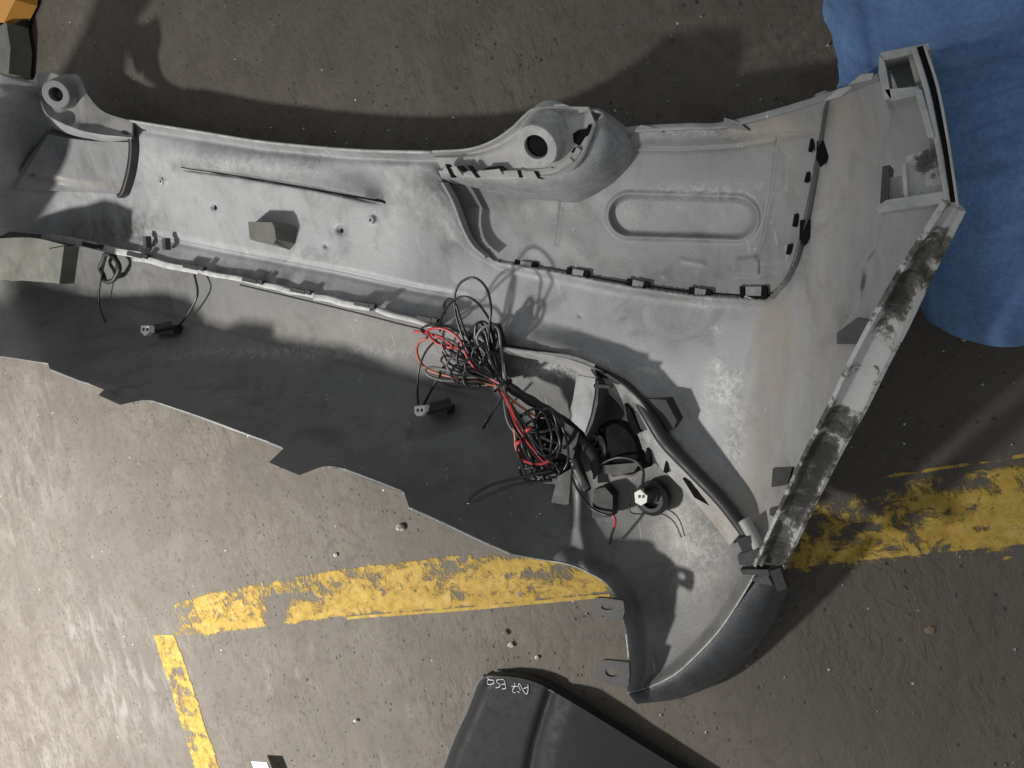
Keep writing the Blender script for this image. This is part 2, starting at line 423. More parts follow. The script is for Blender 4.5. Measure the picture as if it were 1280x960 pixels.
def paint_strip(name, top, bot, nu, nv, label, keepf):
    T = catmull(top, nu); B = catmull(bot, nu); v = np.linspace(0, 1, nv)[:, None, None]
    G = (1-v)*T[None]+v*B[None]
    W = at(G[..., 0], G[..., 1], 0.0)
    W[..., 2] = .0035*vnoise(W[..., 0], W[..., 1], .11)+.0022*vnoise(W[..., 0]+3.3, W[..., 1]+1.1, .045)+.004*vnoise(W[..., 0]+9, W[..., 1]+5, .4)-.006+.0012
    e = np.ones((nv, nu)); vv = np.linspace(0, 1, nv)[:, None]
    edge = np.clip(1-np.minimum(vv, 1-vv)/.10, 0, 1)*np.ones((1, nu))*(.35+.9*(vnoise(G[..., 0], G[..., 1], 14)+.5))
    keep = keepf(G[..., 0], G[..., 1], vv*np.ones((1, nu)))
    i = np.arange(nv*nu).reshape(nv, nu)
    f = np.stack([i[:-1, :-1].ravel(), i[1:, :-1].ravel(), i[1:, 1:].ravel(), i[:-1, 1:].ravel()], 1)
    o = new_obj(name, W, f, M_paint, attrs={'edge': edge, 'keep': keep})
    return tag(o, label, None, None, 'structure')
def kf(x, y, v):
    k = .35*np.ones_like(x)+.30*(v-.4)*(x < 800)-.55*np.clip(vnoise(x, y*2.2, 26)+.05, 0, 1)
    k -= .9*np.clip(1-np.abs(x-345)/18, 0, 1)*(v > .35)
    k -= 1.1*np.clip((235-x)/40, 0, 1)
    k -= .45*(x > 1000)*np.clip(1-v/.55, 0, 1)
    k += .9*(x > 1050)*(v < .035); k += .9*(x < 760)*(x > 430)*(v > .95)
    k -= .35*(x > 980)*(v > .86)*(v < .96)
    k += .18*(x > 1000)-.30*(x > 1000)*np.clip(vnoise(x+40, y*1.6, 20), 0, 1)
    return k
paint_strip('yellow_floor_line', [(185, 760), (305, 728), (420, 708), (630, 681), (900, 632), (1060, 603), (1280, 568), (1420, 545)],
            [(190, 803), (300, 793), (430, 776), (590, 764), (740, 750), (900, 738), (1090, 717), (1280, 700), (1420, 686)], 340, 70,
            'broad worn yellow line crossing the floor beneath the bumper', kf)
def kf2(x, y, v): return .46-.15*np.clip((835-y)/40, 0, 1)-.4*np.clip(vnoise(x, y, 12), 0, 1)-.35*(y > 915)*np.abs(vnoise(x, y, 9)+.2)
paint_strip('yellow_floor_line', [(186, 795), (197, 830), (214, 880), (240, 965), (258, 1020)], [(216, 795), (230, 830), (247, 880), (275, 965), (293, 1020)], 120, 40,
            'narrow pale yellow line running down from the broad line', kf2)

# ------------------------------------------------------------------ the bumper
DZ = -.030
bump_root = empty('car_bumper', (.75, -.2, 0), 'grey plastic car bumper lying face down with its ribbed inside showing', 'bumper')
BR = bump_root
RIDGE = [(-150, 262), (-60, 280), (0, 288), (60, 295), (130, 312), (250, 337), (400, 369), (520, 402), (560, 413), (640, 431), (700, 441), (745, 456), (785, 480), (815, 512), (835, 548), (865, 585), (900, 622), (930, 662), (950, 708)]
TOPE = [(-150, 60), (-60, 78), (0, 93), (40, 104), (70, 118), (110, 135), (160, 150), (330, 178), (440, 188), (540, 191), (600, 189), (660, 182), (720, 168), (760, 164), (800, 161), (860, 157), (900, 158), (960, 141), (1035, 116), (1100, 90)]
RIGHTE = [(1100, 90), (1120, 100), (1150, 130), (1172, 180), (1188, 250), (1150, 318), (1105, 395), (1062, 480), (1020, 560), (985, 635), (950, 708)]
SEAM = [(556, 226), (568, 252), (582, 286), (594, 306), (620, 326), (690, 338), (780, 356), (870, 368), (958, 373), (985, 346), (1000, 300), (1014, 235), (1028, 160), (1036, 118)]
S_cov = Surf([(-150, 60, .36), (-60, 80, .27), (0, 95, .28), (60, 110, .15), (-100, 150, .36), (-30, 150, .27), (30, 160, .14), (-150, 250, .32), (-60, 260, .28), (0, 270, .18), (0, 200, .215), (60, 200, .078), (60, 285, .075),
    (160, 152, .105), (250, 166, .10), (330, 178, .098), (450, 190, .095), (540, 192, .098), (620, 195, .10), (700, 180, .10), (770, 164, .112), (860, 157, .125), (960, 140, .16), (1040, 112, .25), (1100, 88, .36),
    (170, 230, .066), (260, 260, .064), (350, 270, .062), (430, 290, .062), (490, 290, .058), (545, 290, .044), (600, 280, .036), (700, 290, .05), (850, 270, .066), (950, 260, .09), (1000, 290, .13), (1030, 180, .195), (1080, 300, .26), (1130, 250, .345), (1190, 255, .45), (1175, 180, .44), (1120, 100, .39), (1080, 180, .28),
    (170, 312, .058), (400, 362, .056), (560, 410, .046), (640, 428, .048), (740, 455, .05), (835, 548, .055), (870, 590, .062), (930, 662, .09),
    (700, 390, .046), (850, 450, .06), (930, 520, .088), (960, 600, .12), (1000, 500, .165), (1050, 420, .24), (1000, 600, .185), (950, 705, .132), (1100, 400, .33), (1062, 480, .28), (1150, 318, .40)])
nu, nv = 560, 190
top = catmull(TOPE, nu); bot = catmull(RIDGE, nu); rt = resample(np.array(RIGHTE, float), nv); lf = catmull([(-150, 60), (-150, 262)], nv)
# cover: rows follow the section, columns the length
G = coons(top, bot, lf, rt)
x, y = G[..., 0], G[..., 1]
def cov_relief(x, y, z):
    v_up = 0
    # rounded rim along the top edge
    d, s, t = seg_d(x, y, TOPE); z = z+.006*np.exp(-(d/5.)**2)*(x < 640)-.004*np.exp(-((d-10)/5.)**2)*(x < 560)
    # long moulded rib with the sharp step below it
    rib = [(222, 207), (300, 217), (400, 234), (482, 252)]
    d, s, t = seg_d(x, y, rib); ends = sst(0, .08, t)*sst(0, .12, 1-t)
    up = (s < 0)
    z = z+ends*np.where(up, .016*np.exp(-(d/22.)**2), .016*np.exp(-(d/2.2)**2)-.012*np.exp(-(d/2.5)**2)*0)-.007*ends*np.exp(-((d-3)/2.2)**2)*(~up)
    d, s, t = seg_d(x, y, [(190, 186), (300, 198), (440, 214)]); z = z+.0065*np.exp(-(d/12.)**2)*sst(0, .15, t)*sst(0, .2, 1-t)
    # sloping ledge along the lower edge of the main panel
    ledge = [(-60, 262), (100, 290), (180, 293), (300, 317), (420, 340), (520, 362), (580, 372)]
    d, s, t = seg_d(x, y, ledge); below = (s > 0)
    fade = sst(90, 170, x)*sst(620, 545, x)
    z = z+fade*np.where(below, .016*sst(0, 34, d), 0)-.003*fade*np.exp(-((d-2)/4.)**2)
    # hump that walls off the corner pocket
    pk = [(540, 208), (556, 232), (570, 262), (582, 290), (596, 310), (625, 328), (690, 340), (780, 358), (870, 370), (960, 376)]
    d, s, t = seg_d(x, y, pk); ins = inside(x, y, SEAM)
    lft = np.clip((640-x)/60, 0, 1)
    z = z+np.where(ins, 0, (.006+.012*lft)*np.exp(-(d/(8+2*lft))**2))*sst(200, 225, y)
    # ground under the insert sits lower
    z = np.where(ins, z-.018*sst(0, 10, d), z)
    # faint frame around the main panel
    fr = [(175, 175), (165, 215), (160, 255), (170, 280), (186, 292)]
    d, s, t = seg_d(x, y, fr); z = z+.005*np.where(s > 0, np.exp(-(d/9)**2), np.exp(-(d/25)**2))
    # rolled edge along the arch
    arch = RIDGE[8:]
    d, s, t = seg_d(x, y, arch); w_ = sst(600, 700, x)
    z = z+w_*(.030-.006*t)*sst(36, 5, d)
    # corner fold where the end wraps round
    fold = [(958, 378), (950, 440), (948, 520), (944, 600), (946, 660)]
    d, s, t = seg_d(x, y, fold); z = z-.005*np.exp(-(d/16)**2)
    # moulded plate on the wing with a crisp edge
    wp = [(1118, 120), (1100, 190), (1090, 260), (1078, 330), (1058, 392)]
    d, s, t = seg_d(x, y, wp); z = z+.008*np.where(s < 0, sst(0, 6, d), 0)*(x > 1050)*(y < 420)
    # hollow with a pointed top
    hol = [(1070, 400), (1075, 330), (1094, 306), (1112, 330), (1116, 362), (1092, 400)]
    d, s, t = seg_d(x, y, hol+hol[:1]); z = np.where(inside(x, y, hol), z-.020*sst(0, 9, d)*sst(405, 340, y), z)
    n2 = [(0, 0), (1, 0), (0, 1)]; _n = [(1040, 422), (1068, 396), (1092, 398), (1078, 432)]
    d, s, t = seg_d(x, y, n2+n2[:1]); z = np.where(inside(x, y, n2), z-.03*sst(0, 3, d), z)
    n3 = [(0, 0), (1, 0), (0, 1)]; _n = [(965, 584), (998, 584), (986, 612), (962, 612)]
    d, s, t = seg_d(x, y, n3+n3[:1]); z = np.where(inside(x, y, n3), z-.02*sst(0, 4, d), z)
    # small pits and pips
    for cx, cy, r, h in ((268, 259, 3.5, -.006), (426, 288, 4.5, -.008), (408, 308, 3, -.006), (204, 227, 4, .004), (466, 275, 4, .004), (725, 395, 2, -.003)):
        z = z+h*np.exp(-((x-cx)**2+(y-cy)**2)/r**2)
    z = z+.0010*vnoise(x, y, 70)+.0003*vnoise(x+31, y+77, 23)
    return z
z = np.maximum(cov_relief(x, y, S_cov(x, y))+DZ, .007)
dust = np.clip(1.2*bump2(x, y, 962, 420, 14, 60)+.95*bump2(x, y, 972, 420, 20, 70)+.8*bump2(x, y, 955, 560, 24, 120)+.6*bump2(x, y, 1035, 150, 70, 35)+.5*bump2(x, y, 1030, 420, 40, 160)+.45*bump2(x, y, 1060, 220, 40, 90)+.5*bump2(x, y, 920, 640, 35, 60)+.5*bump2(x, y, 1010, 130, 60, 18), 0, 1)
chalk_sheen = np.clip(1.0*bump2(x, y, 903, 486, 17, 24)+.8*bump2(x, y, 896, 455, 7, 8)+.7*bump2(x, y, 897, 410, 7, 6)+.6*bump2(x, y, 925, 470, 7, 9)+.6*bump2(x, y, 918, 545, 14, 40)+.8*bump2(x, y, 880, 378, 16, 7)+.6*bump2(x, y, 808, 462, 20, 8)+.35*bump2(x, y, 300, 205, 160, 18), 0, 1)  # white stains; the long faint band paints the sheen above the rib
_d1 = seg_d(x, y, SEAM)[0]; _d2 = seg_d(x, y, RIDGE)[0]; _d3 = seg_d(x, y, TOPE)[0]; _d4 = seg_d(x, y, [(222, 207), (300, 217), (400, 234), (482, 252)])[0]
grime_shade = np.clip(.45*np.exp(-(_d1/13)**2)+.5*np.exp(-(_d2/20)**2)*(x > 90)+.3*np.exp(-(_d3/7)**2)*(x > 560)+.45*np.exp(-(_d4/10)**2)+.5*bump2(x, y, 555, 290, 30, 50)+.35*bump2(x, y, 190, 285, 60, 16)+.6*bump2(x, y, 130, 285, 50, 18)+.4*bump2(x, y, 330, 345, 90, 16)+.55*bump2(x, y, 1165, 210, 22, 40)+.5*bump2(x, y, 1085, 405, 40, 18)+.7*bump2(x, y, 520, 235, 45, 30)+.25*bump2(x, y, 180, 260, 30, 60), 0, 1)  # grime, plus shade painted on the slope beside the corner pocket
cover = sheet('cover_panel', at(x, y, z), .003, M_cover, BR, {'dust': dust, 'chalk_sheen': chalk_sheen, 'grime_shade': grime_shade})
def cz(px, py):
    px = np.atleast_1d(np.asarray(px, float)); py = np.atleast_1d(np.asarray(py, float))
    return np.maximum(cov_relief(px, py, S_cov(px, py))+DZ, .007)

# block moulded on the main panel, open towards the right
A = dict(z0=.02, z1=.062)
V_, F_ = frustum([(310, 277), (340, 278), (343, 284), (345, 299), (342, 304), (312, 299)], .066, [(320, 279), (366, 281), (380, 287), (374, 306), (366, 314), (324, 303)], .020)
new_obj('locating_block', V_, F_, M_olive, BR, smooth=False)
ribbon('rib_gap_shade', [(226, 209), (300, 220), (400, 237), (470, 250), (481, 254)], np.interp(np.linspace(0, 1, 80), [0, .1, .5, .9, 1], [1.0, 2.6, 3.2, 5.0, 1.5])*(1+.25*np.sin(np.linspace(0, 40, 80))), .0016, .002, M_recess_shade, lambda a, b: cz(a, b), 80, round_=0)  # black strip painting the dark of the deep gap under the rib
for cx, cy in ((268, 259), (426, 288)):
    new_obj('drain_hole', *prism(pxpoly([(cx, cy-5), (cx+3, cy-4), (cx+4, cy+1), (cx+1, cy+5), (cx-.5, cy+1)], float(cz(cx, cy)[0])+.0035), .002), M_recess_shade, BR, smooth=False)
new_obj('drain_hole', *lathe(at(408, 308, float(cz(408, 308)[0])+.0006), (0, 0, 1), [(.0032, 0), (.0001, 0)], 10), M_recess_shade, BR)
for cx, cy in ((204, 227), (466, 275)):
    zz = cz(cx, cy)[0]
    new_obj('screw_boss', *lathe(at(cx, cy, zz-.004), (0, 0, 1), [(.006, 0), (.006, .005), (.0045, .006), (.003, .006), (.0028, .003), (0.0001, .003)], 14), M_pale, BR)

# insert panel of the near corner
S_ins_off = .012
itop = catmull([(556, 226), (640, 238), (720, 236), (775, 188), (800, 163), (860, 158), (900, 158), (960, 142), (1035, 118)], 240)
ibot = catmull([(606, 318), (640, 327), (690, 335), (780, 352), (870, 364), (958, 370)], 240)
ilf = catmull([(556, 226), (570, 256), (584, 290), (606, 318)], 110)
irt = catmull([(1035, 118), (1026, 160), (1012, 235), (998, 300), (982, 346), (958, 370)], 110)
G = coons(itop, ibot, ilf, irt); x, y = G[..., 0], G[..., 1]
OBL = [(787, 269), (920, 273)]
def ins_relief(x, y):
    z = S_cov(x, y)-.004
    d, s, t = seg_d(x, y, OBL); r = 26
    z = z-.006*sst(r+1, r-7, d)+.0035*np.exp(-((d-r-1)/3.2)**2)
    d, s, t = seg_d(x, y, [(778, 187), (850, 188), (920, 184), (968, 176)]); z = z+.004*np.exp(-(d/2.5)**2)+.006*sst(0, 14, d)*(s < 0)
    d, s, t = seg_d(x, y, [(972, 172), (965, 240), (955, 295), (946, 322)]); z = z-.003*np.exp(-(d/2.)**2)+.0035*sst(0, 4, d)*(s < 0)*(y > 165)*(y < 330)
    pl = [(920, 322), (950, 318), (950, 346), (917, 346)]
    d, s, t = seg_d(x, y, pl+pl[:1]); z = z+np.where(inside(x, y, pl), .004*sst(0, 3, d), 0)
    d, s, t = seg_d(x, y, [(968, 190), (982, 192), (980, 240)]); z = z+.0025*np.exp(-(d/3)**2)
    z = z+.004*np.exp(-((x-974)**2+(y-240)**2)/16)
    d, s, t = seg_d(x, y, [(703, 245), (700, 275), (696, 305)]); z = z-.0012*np.exp(-(d/2)**2)
    z = z+.010*bump2(x, y, 720, 285, 45, 40)*0-.008*bump2(x, y, 590, 270, 40, 45)
    z = z+.006*bump2(x, y, 690, 300, 60, 30)
    d, s, t = seg_d(x, y, [(830, 345), (850, 325), (880, 330)]); z = z+.001*np.exp(-(d/3)**2)
    return z+.0008*vnoise(x, y, 60)+.0002*vnoise(x+9, y+5, 17)
z = ins_relief(x, y)+DZ
dust = np.clip(.9*bump2(x, y, 968, 160, 45, 20)+.6*bump2(x, y, 940, 165, 40, 14)+.7*bump2(x, y, 955, 362, 28, 10)+.25*bump2(x, y, 990, 250, 20, 80), 0, 1)
chalk_sheen = np.clip(.4*bump2(x, y, 860, 165, 90, 6)+.35*bump2(x, y, 880, 240, 80, 12), 0, 1)
grime_shade = np.clip(.35*bump2(x, y, 740, 330, 80, 14)+.5*bump2(x, y, 640, 250, 60, 30)+.3*bump2(x, y, 850, 345, 50, 15), 0, 1)
insert = sheet('corner_insert', at(x, y, z), .003, M_insert, BR, {'dust': dust, 'chalk_sheen': chalk_sheen, 'grime_shade': grime_shade})
def iz(px, py): return ins_relief(np.atleast_1d(np.float64(px)), np.atleast_1d(np.float64(py)))+DZ

# seam flange of the cover round the insert
ribbon('seam_flange', [(596, 312), (622, 330), (690, 341), (780, 360), (870, 373), (950, 377)], 9, .001, .006, M_cover, lambda a, b: S_cov(a, b)+DZ-.002, 120)
ribbon('seam_flange', [(966, 374), (990, 346), (1006, 300), (1020, 232), (1032, 152), (1036, 130)], 10, .003, .008, M_insert, lambda a, b: S_cov(a, b)+DZ-.002, 90, tilt=-.013, round_=0)  # darker grey than the lower run, painting its shade away from the lamp
ribbon('pocket_flange', [(553, 228), (566, 252), (578, 284), (590, 306), (606, 321)], 4, .030, .012, M_cover, lambda a, b: S_cov(a, b)+DZ, 40)

# retaining clips along the seam, their shaded slots painted as black plates
def clip(cx, cy, ang, L=11, W=7, lift=.0022, matg=M_insert):
    ca, sa = math.cos(ang), math.sin(ang); P = lambda a, b: (cx+a*ca-b*sa, cy+a*sa+b*ca)
    zb = float(S_cov(np.array([cx]), np.array([cy]))[0])+DZ+lift
    def pl(pts, up, dep):
        p_ = np.array(pts, float); return prism(at(p_[:, 0], p_[:, 1], S_cov(p_[:, 0], p_[:, 1])+DZ+up), dep)
    o = new_obj('clip', *merge(*[pl([P(sx*L-3.5, -W), P(sx*L+2.5, -W+1), P(sx*L+3, W*.5), P(sx*L+.5, W), P(sx*L-3, W*.7)], .0025, .004) for sx in (-1, 1)],
                               pl([P(-L, W*.35), P(L, W*.2), P(L-2, W*.9), P(-L+4, W*.9)], .0022, .004)), M_recess_shade, BR, smooth=False)
    sub('clip_tongue', *pl([P(-L+4, -W*.9), P(L-4, -W*.8), P(L-5, W*.45), P(-L+4, W*.35)], .0036, .004), matg, o, BR, smooth=False)
    sub('clip_hook', *pl([P(-L+3, W*.35), P(-L*.2, W*.7), P(-L*.3, W*1.0), P(-L+2, W*.6)], .0040, .003), M_pale, o, BR, smooth=False)
    return o
for cx, cy, an in ((657, 333, .12), (722, 343, .15), (797, 357, .16), (875, 367, .1)): clip(cx, cy, an)
clip(942, 366, -.03, 14, 9)
# the two slanted slots with their tabs on the outer seam
for cx, cy, an, s in ((1016, 182, 1.9, 1), (1011, 222, 1.9, .8), (996, 276, 1.9, 1), (988, 312, 1.95, .8)):
    zb = float(S_cov(np.array([cx]), np.array([cy]))[0])+DZ
    ca, sa = math.cos(an), math.sin(an)
    new_obj('clip_slot_shade', *prism(pxpoly([(cx-3, cy-9*s), (cx+3, cy-8*s), (cx-2, cy+8*s), (cx-6, cy+7*s)], zb+.0045), .006), M_recess_shade, BR, smooth=False)
for cx, cy in ((1029, 190), (1008, 289)):
    zb = float(S_cov(np.array([cx]), np.array([cy]))[0])+DZ
    new_obj('clip_pocket', *prism(pxpoly([(cx-8, cy-14), (cx+3, cy-15), (cx+14, cy-12), (cx+9, cy+4), (cx-4, cy+18), (cx-9, cy+8)], zb+.0075), .008), M_recess_shade, BR, smooth=False)

# upper rim above the insert, with small torn fins
ribbon('upper_rim', [(778, 164), (800, 161), (860, 158), (900, 157), (960, 143), (1035, 120), (1098, 96)], 8, .004, .005, M_insert, lambda a, b: S_cov(a, b)+DZ, 120, nv=5, round_=.0012)
for pts in ([(797, 160), (801, 156), (826, 161), (828, 165)], [(904, 158), (905, 147), (922, 152), (936, 163)], [(1030, 126), (1048, 111), (1066, 107), (1052, 120)], [(1060, 106), (1076, 93), (1092, 91), (1090, 99)]):
    p_ = np.array(pts, float); z_ = S_cov(p_[:, 0], p_[:, 1])+DZ+.006
    new_obj('rim_tab', *prism(at(p_[:, 0], p_[:, 1], z_), .004), M_insert if p_[0, 0] < 1000 else M_wing, BR, smooth=False)

# mounting boss of the near end
def patch2(name, inner, outer, zi, zo, n, m, mat, parent=BR, bulge=.0, thick=.003):
    I = catmull(inner, n); O = catmull(outer, n); v = np.linspace(0, 1, m)[:, None]
    Gx = (1-v)*I[None, :, 0]+v*O[None, :, 0]; Gy = (1-v)*I[None, :, 1]+v*O[None, :, 1]
    zi = np.broadcast_to(np.asarray(zi, float), (n,)); zo = np.broadcast_to(np.asarray(zo, float), (n,))
    zz = zi[None]+(zo-zi)[None]*(v**(1+bulge*2))
    zer = np.zeros_like(Gx)
    return sheet(name, at(Gx, Gy, zz), thick, mat, parent, {'dust': zer, 'chalk_sheen': zer+.2, 'grime_shade': zer})
pl_top = [(540, 191), (585, 188), (615, 178), (640, 161), (655, 146), (668, 137), (700, 136), (737, 137)]
pl_bot = [(552, 212), (585, 218), (630, 222), (668, 221), (698, 218), (722, 203), (734, 178), (743, 152)]
Tt = catmull(pl_top, 70); Bb = catmull(pl_bot, 70); v = np.linspace(0, 1, 26)[:, None]
Gx = (1-v)*Tt[None, :, 0]+v*Bb[None, :, 0]; Gy = (1-v)*Tt[None, :, 1]+v*Bb[None, :, 1]
uu = np.linspace(0, 1, 70)[None]
Gz = .072+.055*sst(0, .7, uu)+.008*np.exp(-(v/.06)**2)*np.ones_like(uu)-.012*np.exp(-((v-.12)/.08)**2)*(1-uu)+.006*np.exp(-((v-1)/.05)**2)
zer = np.zeros_like(Gx)
boss = sheet('boss_bracket', at(Gx, Gy, Gz), .003, M_wing, BR, {'dust': zer, 'chalk_sheen': zer+.15, 'grime_shade': .5*bump2(Gx, Gy, 600, 205, 45, 10)})
patch2('boss_shoulder', [(548, 213), (585, 219), (630, 223), (668, 222), (699, 219), (724, 204), (736, 178), (746, 152), (752, 141), (738, 136)],
       [(553, 226), (600, 236), (640, 246), (690, 251), (725, 252), (765, 232), (790, 200), (792, 172), (772, 150), (748, 135)],
       [.082, .09, .10, .11, .118, .122, .125, .127, .127, .127] and np.interp(np.linspace(0, 1, 90), [0, .3, .6, 1], [.080, .105, .125, .127]),
       np.interp(np.linspace(0, 1, 90), [0, .3, .6, .85, 1], [.050, .030, .030, .075, .100]), 90, 20, M_cover, bulge=.5)
bc = at(688, 164, .112); tc = at(670, 184, .152); ax = tc-bc; H = np.linalg.norm(ax); m_ = mpp(676, 176, .14)
sub('boss_barrel', *lathe(bc, ax, [(35*m_, -.012), (30.5*m_, H*.45), (28*m_, H-.001), (27*m_, H), (16*m_, H), (15.4*m_, H-.001), (15.4*m_, -.03)], 56), M_pale, boss, BR)  # paler than its bracket: lamp light on the end face is painted in
sub('boss_hole', *lathe(bc+ax/H*(H-.006), ax, [(15.3*m_, 0), (.0001, 0)], 30), M_recess_shade, boss, BR)  # black disc painting the darkness inside the bore
for pts in ([(724, 162), (733, 161), (736, 155), (741, 157), (738, 168), (730, 171), (723, 182), (717, 178), (716, 167)], [(718, 184), (728, 186), (722, 196), (714, 190)]):
    sub('boss_slot', *prism(pxpoly(pts, .1295), .004), M_recess_shade, boss, BR, smooth=False)
def bz(a, b): return np.interp(a, [548, 620, 690, 740], [.088, .108, .126, .132])
ribbon('boss_rail', [(554, 211), (580, 217), (615, 219), (655, 218), (690, 214), (712, 203), (724, 186)], np.r_[np.full(20, 8), np.full(40, 11), np.full(20, 7)], .001, .008, M_wing, bz, 80, nv=5, round_=.0008)
for pts in ([(556, 205), (561, 205), (568, 221), (564, 222)], [(571, 208), (577, 207), (583, 214), (579, 216)], [(584, 207), (588, 207), (600, 222), (595, 222)], [(646, 212), (650, 213), (653, 222), (649, 222)], [(668, 214), (672, 214), (677, 224), (672, 223)], [(604, 210), (626, 207), (632, 213), (612, 215)]):
    new_obj('clip_slot_shade', *prism(pxpoly([(a, b, float(bz(a, b))+.003) for a, b in pts], 0), .006), M_recess_shade, BR, smooth=False)
for pts in ([(563, 209), (570, 208), (578, 219), (571, 220)], [(606, 213), (624, 211), (628, 218), (610, 219)], [(653, 214), (667, 214), (671, 221), (656, 221)], [(694, 207), (712, 197), (716, 202), (699, 213)]):
    new_obj('rim_tab', *prism(pxpoly([(a, b, float(bz(a, b))+.0042) for a, b in pts], 0), .003), M_wing, BR, smooth=False)
for pts in ([(692, 131), (705, 130), (718, 135), (716, 139), (694, 138)], [(722, 137), (735, 134), (738, 138), (724, 141)]):
    new_obj('rim_tab', *prism(pxpoly(pts, .133), .005), M_pale, BR, smooth=False)

# mounting boss of the far end
pl_top = [(47, 92), (60, 90), (78, 95), (95, 93), (103, 104), (112, 122), (130, 140), (165, 152)]
pl_bot = [(52, 125), (58, 142), (70, 150), (88, 158), (105, 164), (125, 168), (145, 170), (165, 172)]
Tt = catmull(pl_top, 50); Bb = catmull(pl_bot, 50); v = np.linspace(0, 1, 16)[:, None]
Gx = (1-v)*Tt[None, :, 0]+v*Bb[None, :, 0]; Gy = (1-v)*Tt[None, :, 1]+v*Bb[None, :, 1]
Gz = (.138-.053*sst(.1, 1, np.linspace(0, 1, 50)))[None]+.010*np.exp(-((v-1)/.1)**2)-.012*np.exp(-(((Gx-88)/9)**2))*.6
zer = np.zeros_like(Gx)
fb = sheet('boss_bracket', at(Gx, Gy, Gz), .003, M_insert, BR, {'dust': zer+.25, 'chalk_sheen': zer, 'grime_shade': .6*bump2(Gx, Gy, 110, 150, 40, 9)})
patch2('boss_shoulder', [(47, 92), (50, 120), (58, 142), (72, 151), (90, 159), (110, 165), (135, 170), (165, 172)], [(44, 96), (47, 125), (56, 150), (72, 162), (95, 170), (115, 174), (138, 178), (166, 177)],
       np.interp(np.linspace(0, 1, 50), [0, 1], [.138, .086]), np.interp(np.linspace(0, 1, 50), [0, .3, 1], [.13, .08, .05]), 50, 10, M_cover, bulge=.4)
bc = at(87, 115, .115); tc = at(79, 121, .150); ax = tc-bc; H = np.linalg.norm(ax); m_ = mpp(80, 120, .17)
sub('boss_barrel', *lathe(bc, ax+np.array([0, 0, .02]), [(22*m_, -.01), (19*m_, H*.6), (17*m_, H), (16*m_, H+.001), (9*m_, H+.001), (8.6*m_, H), (8.6*m_, -.02)], 40), M_insert, fb, BR)
sub('boss_hole', *lathe(bc+ax/H*(H-.004), ax+np.array([0, 0, .02]), [(8.5*m_, 0), (.0001, 0)], 24), M_recess_shade, fb, BR)
# far corner insert with its thick edge
Tt = catmull([(60, 168), (110, 176), (166, 178)], 40); Bb = catmull([(20, 236), (90, 240), (156, 243)], 40); v = np.linspace(0, 1, 20)[:, None]
Gx = (1-v)*Tt[None, :, 0]+v*Bb[None, :, 0]; Gy = (1-v)*Tt[None, :, 1]+v*Bb[None, :, 1]
Gz = S_cov(Gx, Gy)+DZ+.016
d, s, t = seg_d(Gx, Gy, [(60, 222), (110, 230), (160, 232)]); Gz = Gz-.008*sst(-1, 5, np.where(s > 0, d, -d))
zer = np.zeros_like(Gx)
sheet('corner_insert', at(Gx, Gy, Gz), .012, M_insert, BR, {'dust': .5*np.exp(-(d/4)**2)+zer, 'chalk_sheen': zer, 'grime_shade': .5*bump2(Gx, Gy, 140, 232, 30, 6)})
ribbon('seam_flange', [(140, 165), (157, 166), (163, 180), (160, 212), (152, 240), (146, 245)], 5, .022, .012, M_black, lambda a, b: S_cov(a, b)+DZ, 40)

# lower valance (black trough and upright lip)
LIP = [(-150, 415), (-60, 435), (0, 445), (60, 454), (62, 461), (100, 476), (130, 484), (192, 501), (256, 523), (320, 546), (360, 562), (412, 582), (424, 584), (505, 615), (511, 634), (595, 673), (640, 693), (680, 700), (712, 706), (738, 717), (757, 728), (765, 738), (777, 765), (783, 790), (786, 825), (783, 860), (785, 867)]
RV = [(950, 708), (925, 750), (900, 787), (872, 818), (845, 842), (815, 858), (785, 867)]
zr = .050
S_val = Surf([(-150, 262, .32), (-150, 330, .28), (-150, 415, .33), (-60, 280, .25), (-60, 360, .17), (-60, 435, .27), (0, 288, .16), (0, 350, .14), (0, 445, .25), (60, 295, .065), (60, 360, .075), (60, 452, .25),
    (130, 312, .05), (250, 337, .05), (400, 369, .05), (560, 413, .05), (640, 431, .05), (745, 456, .045), (815, 512, .045), (865, 585, .05), (930, 662, .085), (950, 708, .118),
    (150, 370, .046), (280, 390, .046), (400, 425, .046), (520, 455, .046), (620, 480, .046), (190, 410, .047), (320, 440, .048), (440, 468, .048), (560, 500, .048),
    (110, 440, .14), (180, 452, .115), (310, 490, .12), (420, 530, .12), (540, 575, .115), (620, 610, .085), (680, 640, .06),
    (100, 478, .25), (160, 500, .247), (250, 523, .245), (355, 563, .242), (420, 584, .24), (507, 625, .205), (595, 673, .160), (640, 693, .128), (680, 702, .102), (738, 718, .085), (765, 738, .095), (783, 790, .085), (785, 865, .095),
    (700, 540, .042), (740, 600, .040), (760, 660, .042), (800, 600, .040), (800, 740, .048), (850, 680, .048), (900, 680, .075), (860, 620, .045), (830, 790, .06), (810, 830, .07), (845, 842, .085), (900, 787, .085), (920, 720, .085), (880, 760, .068), (925, 750, .10)])
nu, nv = 520, 130
top = catmull(RIDGE, nu); bot = resample(np.array(LIP, float), nu); lf = catmull([(-150, 262), (-150, 415)], nv); rt = catmull(RV, nv)
G = coons(top, bot, lf, rt); x, y = G[..., 0], G[..., 1]
